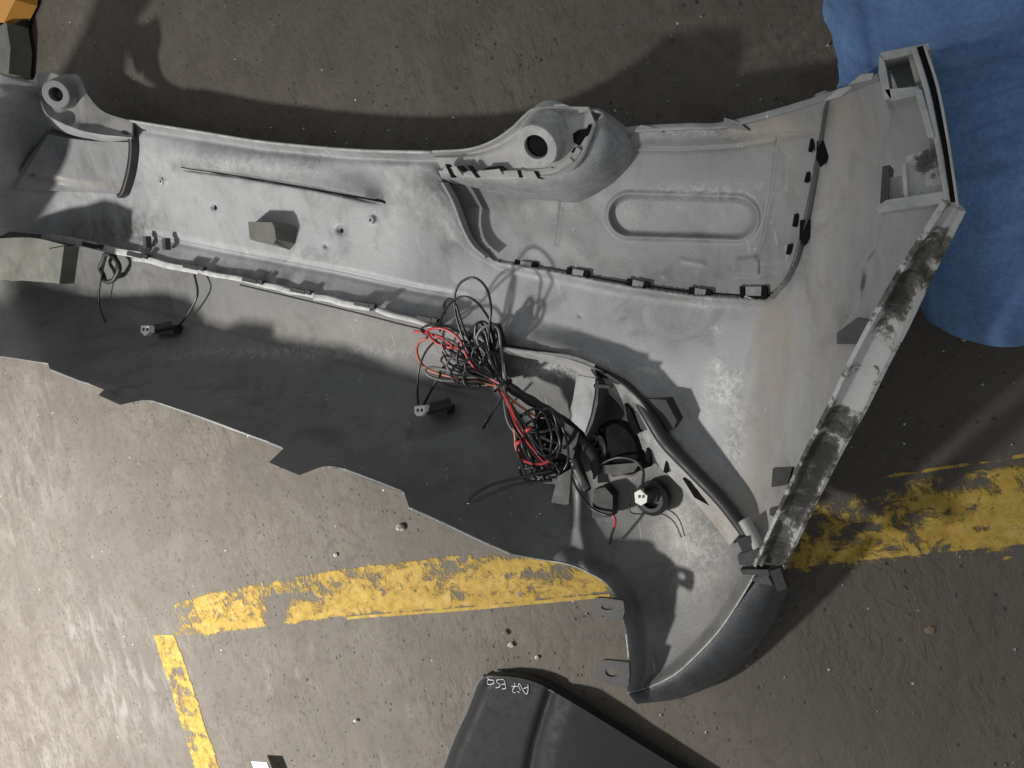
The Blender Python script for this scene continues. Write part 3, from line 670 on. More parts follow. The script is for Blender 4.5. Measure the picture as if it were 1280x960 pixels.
def val_relief(x, y):
    z = S_val(x, y)
    # step line between the trough's wall and floor
    d, s, t = seg_d(x, y, [(60, 360), (200, 395), (330, 430), (450, 462), (560, 492), (640, 512)]); z = z+.0025*np.where(s < 0, sst(0, 7, d), 0)*sst(60, 130, x)*sst(720, 640, x)*np.exp(-(d/50)**2)
    # pointed humps behind the sensors
    for cx, cy in ((205, 432), (590, 532)):
        d, s, t = seg_d(x, y, [(cx, cy), (cx-75, cy+22)]); z = z+.014*np.clip(1-d/(26-14*t), 0, 1)
    # shallow dish at each sensor
    for cx, cy, r in ((200, 412, 26), (545, 515, 26), (815, 625, 22)):
        z = z-.006*np.exp(-((x-cx)**2+(y-cy)**2)/r**2)
    # upright flange along the tabs
    d, s, t = seg_d(x, y, LIP[-9:]); z = z+.02*sst(26, 2, d)
    # fold that turns the trough into the corner scoop
    d, s, t = seg_d(x, y, [(722, 600), (724, 660), (735, 710)]); z = z+.010*np.exp(-(d/9)**2)
    d, s, t = seg_d(x, y, [(950, 708), (925, 750), (900, 787), (872, 818), (845, 842), (815, 858)]); z = z+.012*sst(14, 1, d)
    return z+.0010*vnoise(x, y, 65)+.0002*vnoise(x+9, y+40, 19)
z = np.maximum(val_relief(x, y)+DZ, .006)
dust = np.clip(.55*bump2(x, y, 850, 650, 40, 40)+.35*bump2(x, y, 420, 420, 260, 30)+.3*bump2(x, y, 880, 720, 40, 60)+.5*bump2(x, y, 760, 590, 40, 15), 0, 1)
chalk_sheen = np.clip(.5*bump2(x, y, 700, 460, 60, 14)+.25*bump2(x, y, 400, 440, 200, 8)+.35*bump2(x, y, 870, 680, 40, 60), 0, 1)
grime_shade = np.clip(.5*bump2(x, y, 790, 760, 60, 25)+.4*bump2(x, y, 820, 720, 25, 25), 0, 1)
valance = sheet('lower_valance', at(x, y, z), .0032, M_val, BR, {'dust': dust, 'chalk_sheen': chalk_sheen, 'grime_shade': grime_shade})
def vz(px, py): return np.maximum(val_relief(np.atleast_1d(np.float64(px)), np.atleast_1d(np.float64(py)))+DZ, .006)

for pts in ([(108, 474), (112, 480), (130, 487), (123, 494), (150, 506), (164, 503), (178, 500), (194, 501), (190, 492)], [(344, 550), (354, 561), (336, 578), (374, 594), (392, 587), (404, 583), (424, 583), (418, 574)]):
    p_ = np.array(pts, float); V_, F_ = prism(at(p_[:, 0], p_[:, 1], vz(p_[:, 0], p_[:, 1])+.0015), .004)
    new_obj('lip_tab', V_, F_, M_val, BR, smooth=False)
# pale broken ledge along the ridge with its clips
def rz(a, b): return np.maximum(cov_relief(a, b, S_cov(a, b))+DZ, .007)
segs = [((52, 294), (176, 320)), ((166, 322), (248, 340)), ((244, 338), (330, 356)), ((330, 357), (392, 370)), ((392, 371), (462, 386)), ((470, 388), (540, 408))]
for (a, b), (c, d) in segs:
    n = 5; P = [(a+(c-a)*t, b+(d-b)*t+2*math.sin(9*t+a)*.5) for t in np.linspace(0, 1, n)]
    ribbon('ridge_ledge', P, 6.5+1.2*math.sin(a), .006, .012, M_pale, lambda p, q_: np.full_like(p, .046), 24, round_=.001)
for cx, cy in ((112, 306), (168, 318), (238, 333), (312, 350), (372, 363), (452, 380), (530, 398)):
    new_obj('clip', *merge(prism(pxpoly([(cx-9, cy-4), (cx+9, cy), (cx+8, cy+5), (cx-10, cy+1)], .0545), .008), prism(pxpoly([(cx+10, cy-1), (cx+16, cy+1), (cx+15, cy+6), (cx+9, cy+4)], .056), .008)), M_black, BR, smooth=False)
for cx in (180, 204):
    yy = 302+(cx-180)*.1
    new_obj('rib', *prism(pxpoly([(cx-2, yy-7), (cx+2, yy-7), (cx+3, yy+8), (cx-1, yy+8)], .05), .012), M_dark, BR, smooth=False)

# flange beneath the rolled arch edge
Tt = catmull([(628, 436), (700, 447), (742, 461), (782, 485), (810, 515), (828, 549), (858, 588), (895, 627), (924, 668)], 110)
Bb = catmull([(628, 442), (700, 456), (736, 474), (768, 499), (788, 528), (806, 566), (840, 598), (880, 640), (912, 682)], 110)
v = np.linspace(0, 1, 10)[:, None]
Gx = (1-v)*Tt[None, :, 0]+v*Bb[None, :, 0]; Gy = (1-v)*Tt[None, :, 1]+v*Bb[None, :, 1]
zt = np.interp(Tt[:, 0], [628, 745, 830, 930], [.058, .066, .066, .085])
Gz = zt[None]-.026*v**1.3+.0015*vnoise(Gx, Gy, 9)
zer = np.zeros_like(Gx)
sheet('arch_flange', at(Gx, Gy, Gz), .003, M_wing, BR, {'dust': np.clip((Gx-840)/60, 0, .9), 'chalk_sheen': zer+.2, 'grime_shade': .8*np.exp(-((Gx-790)/35)**2)})
for pts, zz in (([(853, 598), (872, 604), (905, 634), (897, 638), (868, 622)], .068), ([(744, 462), (756, 466), (760, 474), (746, 470)], .066), ([(780, 505), (788, 512), (800, 540), (794, 544), (784, 524)], .06), ([(808, 560), (813, 563), (812, 584), (806, 582)], .052), ([(832, 576), (836, 578), (833, 592), (829, 590)], .058)):
    new_obj('clip_slot_shade', *prism(pxpoly(pts, zz), .01), M_recess_shade, BR, smooth=False)
# connector block hung on the arch
V = pxpoly([(802, 498), (832, 500), (846, 526), (842, 536), (828, 542), (800, 536), (794, 516)], .058)
new_obj('arch_block', *prism(V, .04), M_black, BR, smooth=False)
# black tube along the arch, painting the shade on its rolled edge
P = catmull([(745, 457, .044), (785, 484, .050), (812, 520, .060), (832, 552, .063), (866, 588, .069), (902, 626, .079), (928, 660, .093), (945, 686, .103)], 60)
new_obj('arch_shade_tube', *tube(at(P[:, 0], P[:, 1], P[:, 2]), np.r_[np.linspace(.004, .0095, 20), np.linspace(.0095, .0075, 40)], 12), M_black, BR)
P = catmull([(930, 650, .100), (943, 673, .107), (949, 686, .112)], 16)
new_obj('tube_end', *tube(at(P[:, 0], P[:, 1], P[:, 2]), .0075, 12), M_wing, BR)

for pts in ([(1046, 416), (1070, 398), (1091, 402), (1076, 430), (1046, 430)], [(966, 586), (990, 585), (984, 606), (964, 609)], [(962, 636), (972, 634), (968, 646), (962, 644)]):  # dark plates painting the shade of small recesses in the wing
    p_ = np.array(pts, float); new_obj('side_recess_shade', *prism(at(p_[:, 0], p_[:, 1], np.maximum(S_cov(p_[:, 0], p_[:, 1])+DZ, cz(p_[:, 0], p_[:, 1]))+.009), .006), M_dark, BR, smooth=False)
# small fittings where the arch meets the end flange
for pts, zz, m in (([(920, 674), (936, 670), (944, 686), (930, 694)], .115, M_black), ([(922, 694), (946, 686), (962, 704), (938, 708), (924, 706)], .118, M_dark), ([(925, 712), (960, 712), (962, 720), (928, 718)], .125, M_dark), ([(940, 724), (958, 716), (966, 732), (944, 728)], .12, M_trim), ([(962, 714), (975, 710), (984, 736), (972, 740)], .145, M_black)):
    new_obj('corner_clip', *prism(pxpoly(pts, zz), .012), m, BR, smooth=False)

# stained flange along the wheel arch end
I = catmull([(1184, 254), (1160, 292), (1128, 340), (1098, 392), (1068, 448), (1042, 502), (1014, 556), (990, 606), (968, 656), (944, 709)], 150)
O = catmull([(1199, 263), (1178, 306), (1152, 362), (1130, 410), (1106, 456), (1079, 512), (1052, 560), (1028, 608), (1004, 656), (978, 712)], 150)
v = np.linspace(0, 1, 16)[:, None]
Gx = (1-v)*I[None, :, 0]+v*O[None, :, 0]; Gy = (1-v)*I[None, :, 1]+v*O[None, :, 1]
zi = np.interp(I[:, 1], [250, 318, 395, 480, 560, 635, 710], [.45, .40, .345, .293, .24, .18, .134])+DZ+.012
Gz = zi[None]+.010*np.exp(-(v/.10)**2)-.004*np.sin(v*math.pi)+.004*np.exp(-((v-1)/.08)**2)
t_ = np.linspace(0, 1, 150)[None]
gr = np.clip(.9*np.exp(-((t_-.72)/.16)**2)+.55*np.exp(-((t_-.28)/.10)**2)+.6*np.exp(-((t_-.95)/.08)**2)-.6*np.exp(-((t_-.52)/.07)**2), -.6, 1)*(1-.7*np.exp(-((v-1)/.14)**2)-.5*np.exp(-(v/.12)**2))
sheet('end_flange', at(Gx, Gy, Gz), .004, M_flange, BR, {'grime_shade': gr})
# upper end: channelled edge strip with a dark groove
for nm, pa, wd, zz, mt in (('edge_strip', [(1156, 58), (1172, 108), (1184, 170), (1192, 222), (1197, 258)], 3.6, .006, M_wing), ('edge_groove', [(1150, 58), (1166, 110), (1179, 172), (1188, 225), (1192, 252)], 7, .003, M_recess_shade), ('edge_rail', [(1142, 60), (1158, 112), (1171, 174), (1180, 226), (1184, 250)], 7, .004, M_wing)):
    ribbon(nm, pa, wd, zz, .006, mt, lambda a, b: np.interp(b, [58, 258], [.435, .435]), 50, round_=.0004)
def boxy(name, pts, z, h, mat, **k): return new_obj(name, *prism(pxpoly(pts, z), h), mat, BR, smooth=False, **k)
boxy('end_bracket', [(1100, 66), (1160, 54), (1163, 62), (1104, 76)], .437, .03, M_wing)
boxy('end_bracket', [(1099, 70), (1106, 78), (1114, 122), (1106, 126), (1098, 92)], .438, .035, M_pale)
boxy('end_bracket', [(1106, 112), (1148, 108), (1152, 118), (1114, 126)], .438, .035, M_pale)
boxy('end_bracket', [(1142, 110), (1152, 112), (1168, 172), (1160, 172)], .440, .035, M_pale)
boxy('end_pocket', [(1110, 78), (1142, 70), (1144, 108), (1122, 110)], .412, .02, M_insert)
boxy('end_pocket', [(1134, 66), (1147, 62), (1156, 98), (1144, 104)], .432, .02, M_wing)
boxy('window_frame', [(1103, 208), (1112, 206), (1110, 252), (1100, 254)], .425, .03, M_dark)
boxy('window_frame', [(1108, 250), (1188, 238), (1188, 252), (1098, 266), (1094, 260)], .437, .03, M_pale)
boxy('window_plate', [(1112, 222), (1130, 219), (1132, 246), (1110, 250)], .42, .02, M_wing)
boxy('window_frame', [(1127, 204), (1132, 203), (1135, 246), (1130, 248)], .435, .03, M_pale)
z0 = np.linspace(0, 1, 12)[:, None]
Gx = (1-z0)*np.linspace(1132, 1178, 20)[None]+z0*np.linspace(1136, 1184, 20)[None]; Gy = (1-z0)*np.linspace(196, 180, 20)[None]+z0*np.linspace(248, 240, 20)[None]
Gz = .428+0*Gx
sheet('stained_plate', at(Gx, Gy, Gz), .004, M_flange, BR, {'grime_shade': .9*bump2(Gx, Gy, 1162, 205, 18, 26)-.1})

# grained outer trim of the near corner
I = catmull([(948, 722), (925, 754), (900, 789), (872, 820), (845, 843), (815, 858), (785, 867)], 90)
O = catmull([(986, 738), (974, 764), (950, 803), (922, 834), (888, 858), (845, 874), (796, 880)], 90)
v = np.linspace(0, 1, 18)[:, None]
Gx = (1-v)*I[None, :, 0]+v*O[None, :, 0]; Gy = (1-v)*I[None, :, 1]+v*O[None, :, 1]
zi = vz(I[:, 0], I[:, 1])+.003
Gz = np.maximum(zi[None]+.003*np.sin(v*3.14)-.05*v**2.2, .006)
sheet('corner_trim', at(Gx, Gy, Gz), .003, M_trim, BR)
# tabs with holes
def tabh(outer, c, rx, ry, z, mat):
    n = 40; O = resample(np.array(list(outer)+[outer[0]], float), n+1)[:-1]
    cc = np.array(c); ang = np.arctan2(O[:, 1]-cc[1], O[:, 0]-cc[0]); I = np.stack([cc[0]+rx*np.cos(ang), cc[1]+ry*np.sin(ang)], 1)
    new_obj('mounting_tab', *ring_plate(at(O[:, 0], O[:, 1], z), at(I[:, 0], I[:, 1], z), .005), mat, BR, smooth=False)
tabh([(779, 751), (760, 748), (747, 747), (740, 751), (738, 758), (742, 765), (750, 769), (764, 772), (778, 775), (781, 764)], (759, 759), 7.5, 3.8, .098, M_dark)
tabh([(786, 828), (768, 826), (755, 825), (748, 829), (744, 838), (743, 848), (748, 852), (758, 855), (772, 857), (785, 861), (787, 845)], (765, 840), 8.5, 6.2, .082, M_dark)
P = catmull([(163, 151), (250, 165), (330, 177.5), (440, 187.5), (540, 190.5)], 80); new_obj('rim_highlight', *tube(at(P[:, 0], P[:, 1], cz(P[:, 0], P[:, 1])+.0012), .0024, 8), M_pale, BR)  # pale bead painting the bright highlight along the top rim
# rim of the lip: its lit edge painted as a pale tube, with wear
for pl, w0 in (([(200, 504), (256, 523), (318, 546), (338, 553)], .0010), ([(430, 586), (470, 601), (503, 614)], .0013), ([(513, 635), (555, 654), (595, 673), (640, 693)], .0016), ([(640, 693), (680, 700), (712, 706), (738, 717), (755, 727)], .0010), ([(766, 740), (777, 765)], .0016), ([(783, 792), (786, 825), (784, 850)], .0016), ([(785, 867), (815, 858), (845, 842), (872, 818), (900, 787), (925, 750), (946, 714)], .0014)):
    P = catmull(pl, 40); new_obj('worn_lit_edge', *tube(at(P[:, 0], P[:, 1], vz(P[:, 0], P[:, 1])+.0006), w0, 6), M_edge, BR)
Lp = resample(np.array([(503, 627), (511, 633), (595, 672), (640, 692), (680, 700), (712, 706), (738, 717), (757, 727)], float), 80)

# pale bracket left over at the far end of the trough
Gx = np.linspace(0, 1, 16)[None]*np.ones((10, 1)); v = np.linspace(0, 1, 10)[:, None]
T = catmull([(-30, 300), (36, 297), (80, 306)], 16); B = catmull([(-40, 352), (10, 350), (73, 354)], 16)
Gx = (1-v)*T[None, :, 0]+v*B[None, :, 0]; Gy = (1-v)*T[None, :, 1]+v*B[None, :, 1]
d, s, t = seg_d(Gx, Gy, [(34, 296), (22, 330), (5, 352)]); Gz = .125+.02*np.where(s < 0, sst(0, 10, d), 0)+.03*np.clip((10-Gx)/60, 0, 1); zer = np.zeros_like(Gx)
sheet('end_support', at(Gx, Gy, Gz), .006, M_olive, BR, {'dust': zer+.25, 'chalk_sheen': zer, 'grime_shade': zer})
boxy('end_support', [(58, 312), (80, 308), (74, 355), (62, 352)], .150, .03, M_olive)

# rubber sensor seal lying on the trough wall
P = np.array([(137+11*math.cos(a)+1.2*math.cos(5*a), 335+17*math.sin(a)+1.2*math.sin(4*a)) for a in np.linspace(0, 2*math.pi, 36)])
new_obj('sensor_seal', *tube(at(P[:, 0], P[:, 1], .036+vz(P[:, 0], P[:, 1])*0), .0050, 8, False), M_rubber, BR)

# parking sensors
def sensor(px, py, mat, outline, r, ax, z0, ln=.045):
    b = at(px, py, z0); ax = np.array(ax, float); ax /= np.linalg.norm(ax)
    o = new_obj('parking_sensor', *lathe(b-ax*.004, -ax, [(0.0001, 0), (r*.75, 0), (r*.8, .003), (r*.8, .012), (r, .013), (r, ln)], 20), M_black, BR)
    n = len(outline); zz = z0+.004
    sub('sensor_plug', *prism(pxpoly(outline, zz), .012), mat, o, BR, smooth=False)
    for dx in (-3, 2): sub('plug_socket', *prism(pxpoly([(px+dx-1.2, py-3), (px+dx+1.2, py-3), (px+dx+1.2, py+.5), (px+dx-1.2, py+.5)], zz+.0008), .002), M_black, o, BR, smooth=False)
    return o
sensor(182, 413, M_white, [(176, 407), (186, 408), (186, 416), (181, 420), (176, 415)], .0085, (.6, .0, .8), .085)
sensor(525, 514, M_white, [(518, 508), (531, 508), (531, 515), (527, 520), (521, 520), (518, 516)], .0085, (.6, .0, .8), .085)
sensor(802, 622, M_white, [(793, 616), (800, 612), (805, 617), (809, 620), (808, 628), (801, 632), (794, 628)], .012, (.6, .0, .8), .045, .022)
new_obj('sensor_holder', *lathe(at(818, 621, .018), (0, 0, 1), [(.024, 0), (.024, .012), (.018, .016), (.013, .016), (.012, .006), (.0001, .006)], 18), M_black, BR)
for px, py in ((205, 412), (547, 513)):
    new_obj('sensor_holder', *prism(pxpoly([(px-14, py-5), (px+12, py-5), (px+12, py+6), (px-14, py+6)], .040), .02), M_black, BR, smooth=False)

# strut and loose brackets in the trough
boxy('strut', [(721, 469), (744, 473), (743, 495), (738, 520), (731, 541), (710, 522), (716, 500)], .080, .006, M_strut)
boxy('strut', [(744, 473), (748, 478), (747, 505), (741, 528), (733, 545), (730, 541), (738, 518), (743, 494)], .078, .04, M_dark)
boxy('strut_foot', [(697, 596), (714, 586), (711, 630), (706, 631), (689, 628)], .085, .006, M_dusk)
boxy('strut_foot', [(754, 582), (800, 578), (792, 590), (770, 594), (756, 592)], .048, .006, M_dusk)
# socket in near-black, standing in for the shaded void of the corner
sock = new_obj('dark_socket', *lathe(at(782, 552, .014), (.25, .1, 1), [(.046, -.01), (.044, .014), (.036, .026), (.020, .031), (.0001, .032)], 36), M_recess_shade, BR)
boxy('socket_arm', [(757, 478), (772, 484), (800, 520), (806, 562), (790, 574), (764, 556), (748, 520)], .040, .02, M_conn)
boxy('socket_arm', [(742, 480), (764, 482), (762, 486), (742, 484)], .08, .008, M_conn)

# ------------------------------------------------------------------ wiring, a loose thing lying in the trough
har = empty('wiring_harness', tuple(at(650, 500, .05)), 'tangled black wiring loom with red and orange leads lying in the trough', 'wiring')
def wire(pts, r=.0016, mat=M_wire, n=60, name='wire'):
    r *= 1.2
    P = catmull(pts, n); return new_obj(name, *tube(at(P[:, 0], P[:, 1], P[:, 2]), r, 7), mat, har)
HZ = -.042
def w3(pts, **k): return wire([(a, b, c+HZ) for a, b, c in pts], **k)
w3([(622, 478, .10), (612, 440, .105), (612, 405, .12), (614, 385, .125), (608, 360, .125), (592, 347, .125), (574, 355, .125), (568, 376, .12), (573, 405, .11), (590, 445, .10), (626, 482, .10)])
w3([(550, 414, .09), (553, 394, .11), (566, 376, .125), (582, 371, .13), (598, 380, .125), (614, 404, .11), (628, 440, .10), (634, 482, .095)])
w3([(556, 392, .1), (556, 378, .115), (564, 374, .12), (572, 388, .115), (584, 420, .105), (606, 458, .10), (628, 482, .10)])
w3([(570, 380, .12), (576, 400, .115), (588, 430, .105), (612, 462, .10), (628, 484, .10)])
w3([(586, 415, .1), (592, 425, .1), (560, 408, .105), (532, 408, .10), (527, 414, .095), (545, 426, .09), (580, 448, .09), (622, 478, .095)], r=.0013)
# fan of loops pulled together by the tie
for k in range(30):
    a = math.radians(rng.uniform(186, 262)); L = rng.uniform(38, 92); wd = rng.uniform(6, 16); z0 = rng.uniform(.075, .115)
    c, s = math.cos(a), math.sin(a); bx, by = 624+rng.uniform(-5, 8), 478+rng.uniform(-6, 6)
    def Q(l, w_, z): return (bx+c*l-s*w_, by+s*l*.92+c*w_, z)
    w3([Q(-6, 0, .095), Q(L*.4, -wd*.5, z0), Q(L*.8, -wd, z0+.01), Q(L, -wd*.2, z0+.014), Q(L*.92, wd*.8, z0+.008), Q(L*.5, wd*.6, z0), Q(-6, 3, .095)], r=rng.uniform(.0012, .0018), mat=M_wire if k % 6 else M_greyw)
# run below the tie, spreading over the connectors
for k in range(30):
    ex, ey = rng.uniform(645, 712), rng.uniform(535, 602); m = (M_wire, M_wire, M_greyw, M_wire, M_wire, M_orange if k == 5 else M_red)[k % 6] if k < 12 else (M_wire, M_greyw, M_wire)[k % 3]; wob = rng.uniform(-12, 12)
    w3([(624+rng.uniform(-6, 8), 480, .10), (634+wob*.4, 505, .118), (648+wob, 535, .128+rng.uniform(-.01, .012)), ((650+ex)/2+wob, (545+ey)/2, .125), (ex, ey, .105)], r=rng.uniform(.0012, .0018), mat=m)
for (a, b, ra, rb, z0) in ((676, 552, 24, 30, .128), (690, 560, 20, 38, .122), (662, 560, 16, 26, .130), (655, 532, 14, 14, .132), (664, 590, 14, 12, .118), (682, 590, 18, 12, .112), (668, 545, 22, 34, .126), (684, 540, 14, 30, .13)):
    t0 = rng.uniform(0, 6); w3([(a+ra*math.cos(t)+2*math.sin(3*t), b+rb*math.sin(t), z0+.008*math.sin(2*t+t0)) for t in np.linspace(t0, t0+5.2, 9)], mat=M_wire if z0 != .11 else M_greyw, r=.0016)
# red and orange leads
w3([(518, 414, .09), (532, 416, .092), (552, 422, .095), (566, 434, .095), (548, 430, .095), (537, 420, .10), (535, 413, .105), (545, 410, .11), (560, 413, .11), (574, 424, .108), (584, 446, .105), (598, 464, .10), (626, 480, .10)], mat=M_red, r=.0018, n=110)
w3([(527, 412, .085), (556, 426, .09), (575, 438, .095), (560, 430, .09)], mat=M_red, r=.0016)
w3([(534, 422, .095), (524, 428, .095), (521, 440, .095), (528, 456, .095), (545, 466, .095), (575, 473, .095), (608, 480, .098), (624, 486, .10), (634, 500, .105), (639, 520, .122), (644, 545, .125), (646, 562, .122), (660, 578, .118), (690, 577, .112)], mat=M_orange, r=.0018, n=110)
w3([(622, 482, .102), (634, 494, .108), (648, 506, .112), (668, 520, .105), (676, 528, .1)], mat=M_orange, r=.0016)
w3([(628, 490, .115), (638, 508, .125), (648, 530, .132), (656, 542, .132), (652, 556, .13), (648, 568, .128), (656, 576, .125), (675, 580, .12), (690, 574, .115)], mat=M_red, r=.0018, n=90)
for px, py in ((660, 537), (648, 553)):
    c = at(px, py, .098); new_obj('splice', *tube(np.array([c+[.004, .002, 0], c, c-[.006, .001, 0]]), .0028, 8), M_red, har)
# long leads
w3([(692, 588, .115), (655, 596, .13), (615, 606, .15), (594, 617, .165), (584, 627, .170), (588, 629, .170), (610, 619, .16), (645, 606, .14), (690, 600, .115)], r=.0019)
w3([(523, 510, .078), (522, 488, .09), (524, 462, .1), (532, 440, .1), (546, 424, .095)], r=.0014)
w3([(527, 511, .078), (540, 486, .095), (552, 462, .1), (556, 458, .1)], r=.0018)
w3([(552, 466, .09), (550, 475, .09), (566, 483, .09), (600, 483, .095)], r=.0014)
w3([(146, 436, .07), (134, 410, .08), (124, 378, .085), (127, 345, .085), (134, 314, .08)], r=.0015)
w3([(214, 416, .066), (228, 402, .075), (240, 384, .08), (247, 366, .082), (243, 343, .078)], r=.0018)
w3([(801, 617, .075), (804, 600, .095), (803, 586, .1), (792, 575, .1), (772, 572, .098), (752, 580, .09), (744, 590, .08)], r=.0018)
w3([(793, 626, .065), (787, 632, .06), (792, 642, .06), (825, 642, .06), (842, 652, .062), (852, 672, .065)], r=.0008)
w3([(712, 590, .09), (722, 612, .085), (738, 634, .08), (756, 643, .085), (766, 644, .085)], r=.0016)
w3([(766, 644, .085), (769, 650, .085), (768, 658, .08)], r=.0017, mat=M_red)
w3([(768, 658, .08), (764, 670, .075), (762, 680, .07)], r=.0016)
w3([(300, 356, .074), (380, 375, .074), (450, 392, .075), (500, 405, .08), (530, 412, .09)], r=.0012)
w3([(627, 496, .095), (612, 522, .08), (595, 550, .065)], r=.0014, mat=M_wire)
for k in range(6):
    o = rng.uniform(-6, 6); w3([(738+o, 560+rng.uniform(-8, 8), .085), (748+o, 545, .09), (756+o*.5, 560, .085), (752+o, 580, .08), (742, 596+o, .075)], r=.0014)
w3([(744, 500, .09), (745, 530, .085), (750, 556, .08), (758, 580, .075)], r=.002)
# taped trunk, connectors, tie
P = catmull([(592, 430, .088), (618, 462, .09), (640, 486, .095), (672, 506, .098), (700, 524, .10), (722, 545, .098), (742, 570, .09), (746, 590, .08)], 70)
rr = .0072+.0007*np.sin(np.linspace(0, 60, 70)); rr[:14] *= 1.5
new_obj('taped_trunk', *tube(at(P[:, 0], P[:, 1], P[:, 2]+HZ), rr, 12), M_tape, har)
P = catmull([(700, 536, .085), (712, 556, .085), (722, 580, .08), (734, 612, .07)], 30)
new_obj('taped_trunk', *tube(at(P[:, 0], P[:, 1], P[:, 2]+HZ), .0065, 10), M_tape, har)
P = catmull([(715, 572, .092), (722, 590, .09), (733, 611, .085)], 14); new_obj('sleeve', *tube(at(P[:, 0], P[:, 1], P[:, 2]+HZ), .005, 10), M_greyw, har)
for pts, zz, h in (([(652, 548), (674, 540), (686, 568), (664, 578)], .062, .03), ([(668, 512), (680, 520), (690, 570), (678, 576)], .068, .03), ([(706, 528), (724, 540), (716, 574), (702, 566)], .066, .022), ([(676, 580), (702, 578), (700, 606), (680, 604)], .06, .03), ([(742, 612), (756, 609), (766, 620), (765, 646), (740, 648)], .034, .02), ([(608, 404), (618, 406), (626, 434), (614, 438)], .058, .018), ([(655, 586), (680, 580), (684, 600), (662, 606)], .055, .02)):  # the flat five-cornered one stands in for a shadow shape
    new_obj('connector', *prism(pxpoly(pts, zz), h), M_conn, har, smooth=False)
c = at(626, 482, .098+HZ)
new_obj('cable_tie', *lathe(c-np.array([.002, .002, 0]), (at(634, 494, .1)-at(620, 470, .1)), [(.0145, 0), (.0165, .0005), (.0165, .004), (.0145, .0045)], 18), M_black, har)
for a in np.linspace(0, 1, 6):
    pass

# ------------------------------------------------------------------ black panel with marker lettering at the lower edge
pan = empty('bumper_corner_panel', tuple(at(690, 940, 0.)), 'flat black plastic panel with handwritten marker letters on the floor', 'car panel')
T = catmull([(606, 845), (625, 845), (652, 848), (676, 856), (705, 872), (740, 893), (790, 924), (840, 955), (900, 992)], 90)
B = catmull([(530, 1030), (620, 1040), (760, 1050), (960, 1045)], 90)
v = np.linspace(0, 1, 60)[:, None]
L = catmull([(606, 845), (597, 856), (585, 888), (566, 930), (530, 1030)], 60); R = catmull([(900, 992), (960, 1045)], 60)
G = coons(T, B, L, R); x, y = G[..., 0], G[..., 1]
d, s, t = seg_d(x, y, [(688, 866), (680, 890), (668, 930), (655, 1000)])
dl, s2, t2 = seg_d(x, y, [(606, 845), (597, 856), (585, 888), (566, 930), (530, 1030)])
z = .022-.014*sst(14, 0, dl)-.008*np.exp(-(d/5)**2)+.010*np.where(s > 0, 0, sst(0, 30, d))-.01*np.clip((x-690)/200, 0, 1)+.0008*vnoise(x, y, 40)
def lz(a, b): return .0755
sheet('panel_skin', at(x, y, z), .004, M_panel, pan)
V = at(L[:, 0], L[:, 1], .008); Q_ = V.copy(); Q_[:, 2] = .004
G2 = np.stack([V, Q_+np.array([-.004, 0, 0])]); 
sheet('panel_edge', np.transpose(np.stack([V*(1-k)+Q_*k for k in np.linspace(0, 1, 5)]), (0, 1, 2)), .003, M_trim, pan)
V = at(T[:, 0], T[:, 1], .019); Q_ = V.copy(); Q_[:, 2] = .004
sheet('panel_edge', np.stack([V*(1-k)+Q_*k for k in np.linspace(0, 1, 5)]), .003, M_black, pan)
strokes = [[(748, 272), (750, 330), (742, 380), (722, 400), (690, 362), (665, 318), (640, 262), (622, 278), (634, 320), (648, 352)], [(690, 328), (718, 316), (746, 312)], [(600, 364), (640, 378)],
           [(571, 248), (570, 300), (546, 338), (550, 374), (584, 382)], [(530, 298), (612, 296)],
           [(384, 206), (414, 205), (438, 232), (445, 282), (452, 322), (404, 332)], [(394, 272), (440, 264)],
           [(374, 204), (330, 218), (344, 250), (376, 270), (366, 304), (318, 318)],
           [(206, 186), (244, 214), (284, 214), (296, 246), (272, 264), (232, 274), (207, 254), (214, 216), (250, 206)]]
prts = []
for st in strokes:
    P = catmull([(590+a/10.667, 830+b/10.667) for a, b in st], 30)
    dd = seg_d(P[:, 0], P[:, 1], [(688, 866), (680, 890)])[0]; dl = seg_d(P[:, 0], P[:, 1], [(606, 845), (597, 856), (585, 888)])[0]
    ss = seg_d(P[:, 0], P[:, 1], [(688, 866), (680, 890), (668, 930)])[1]
    zz = .022-.014*sst(14, 0, dl)-.008*np.exp(-(dd/5)**2)+.010*np.where(ss > 0, 0, sst(0, 30, dd))+.0012
    prts.append(tube(at(P[:, 0], P[:, 1], zz), .00075, 5))
new_obj('marker_lettering', *merge(*prts), M_chalk, pan)

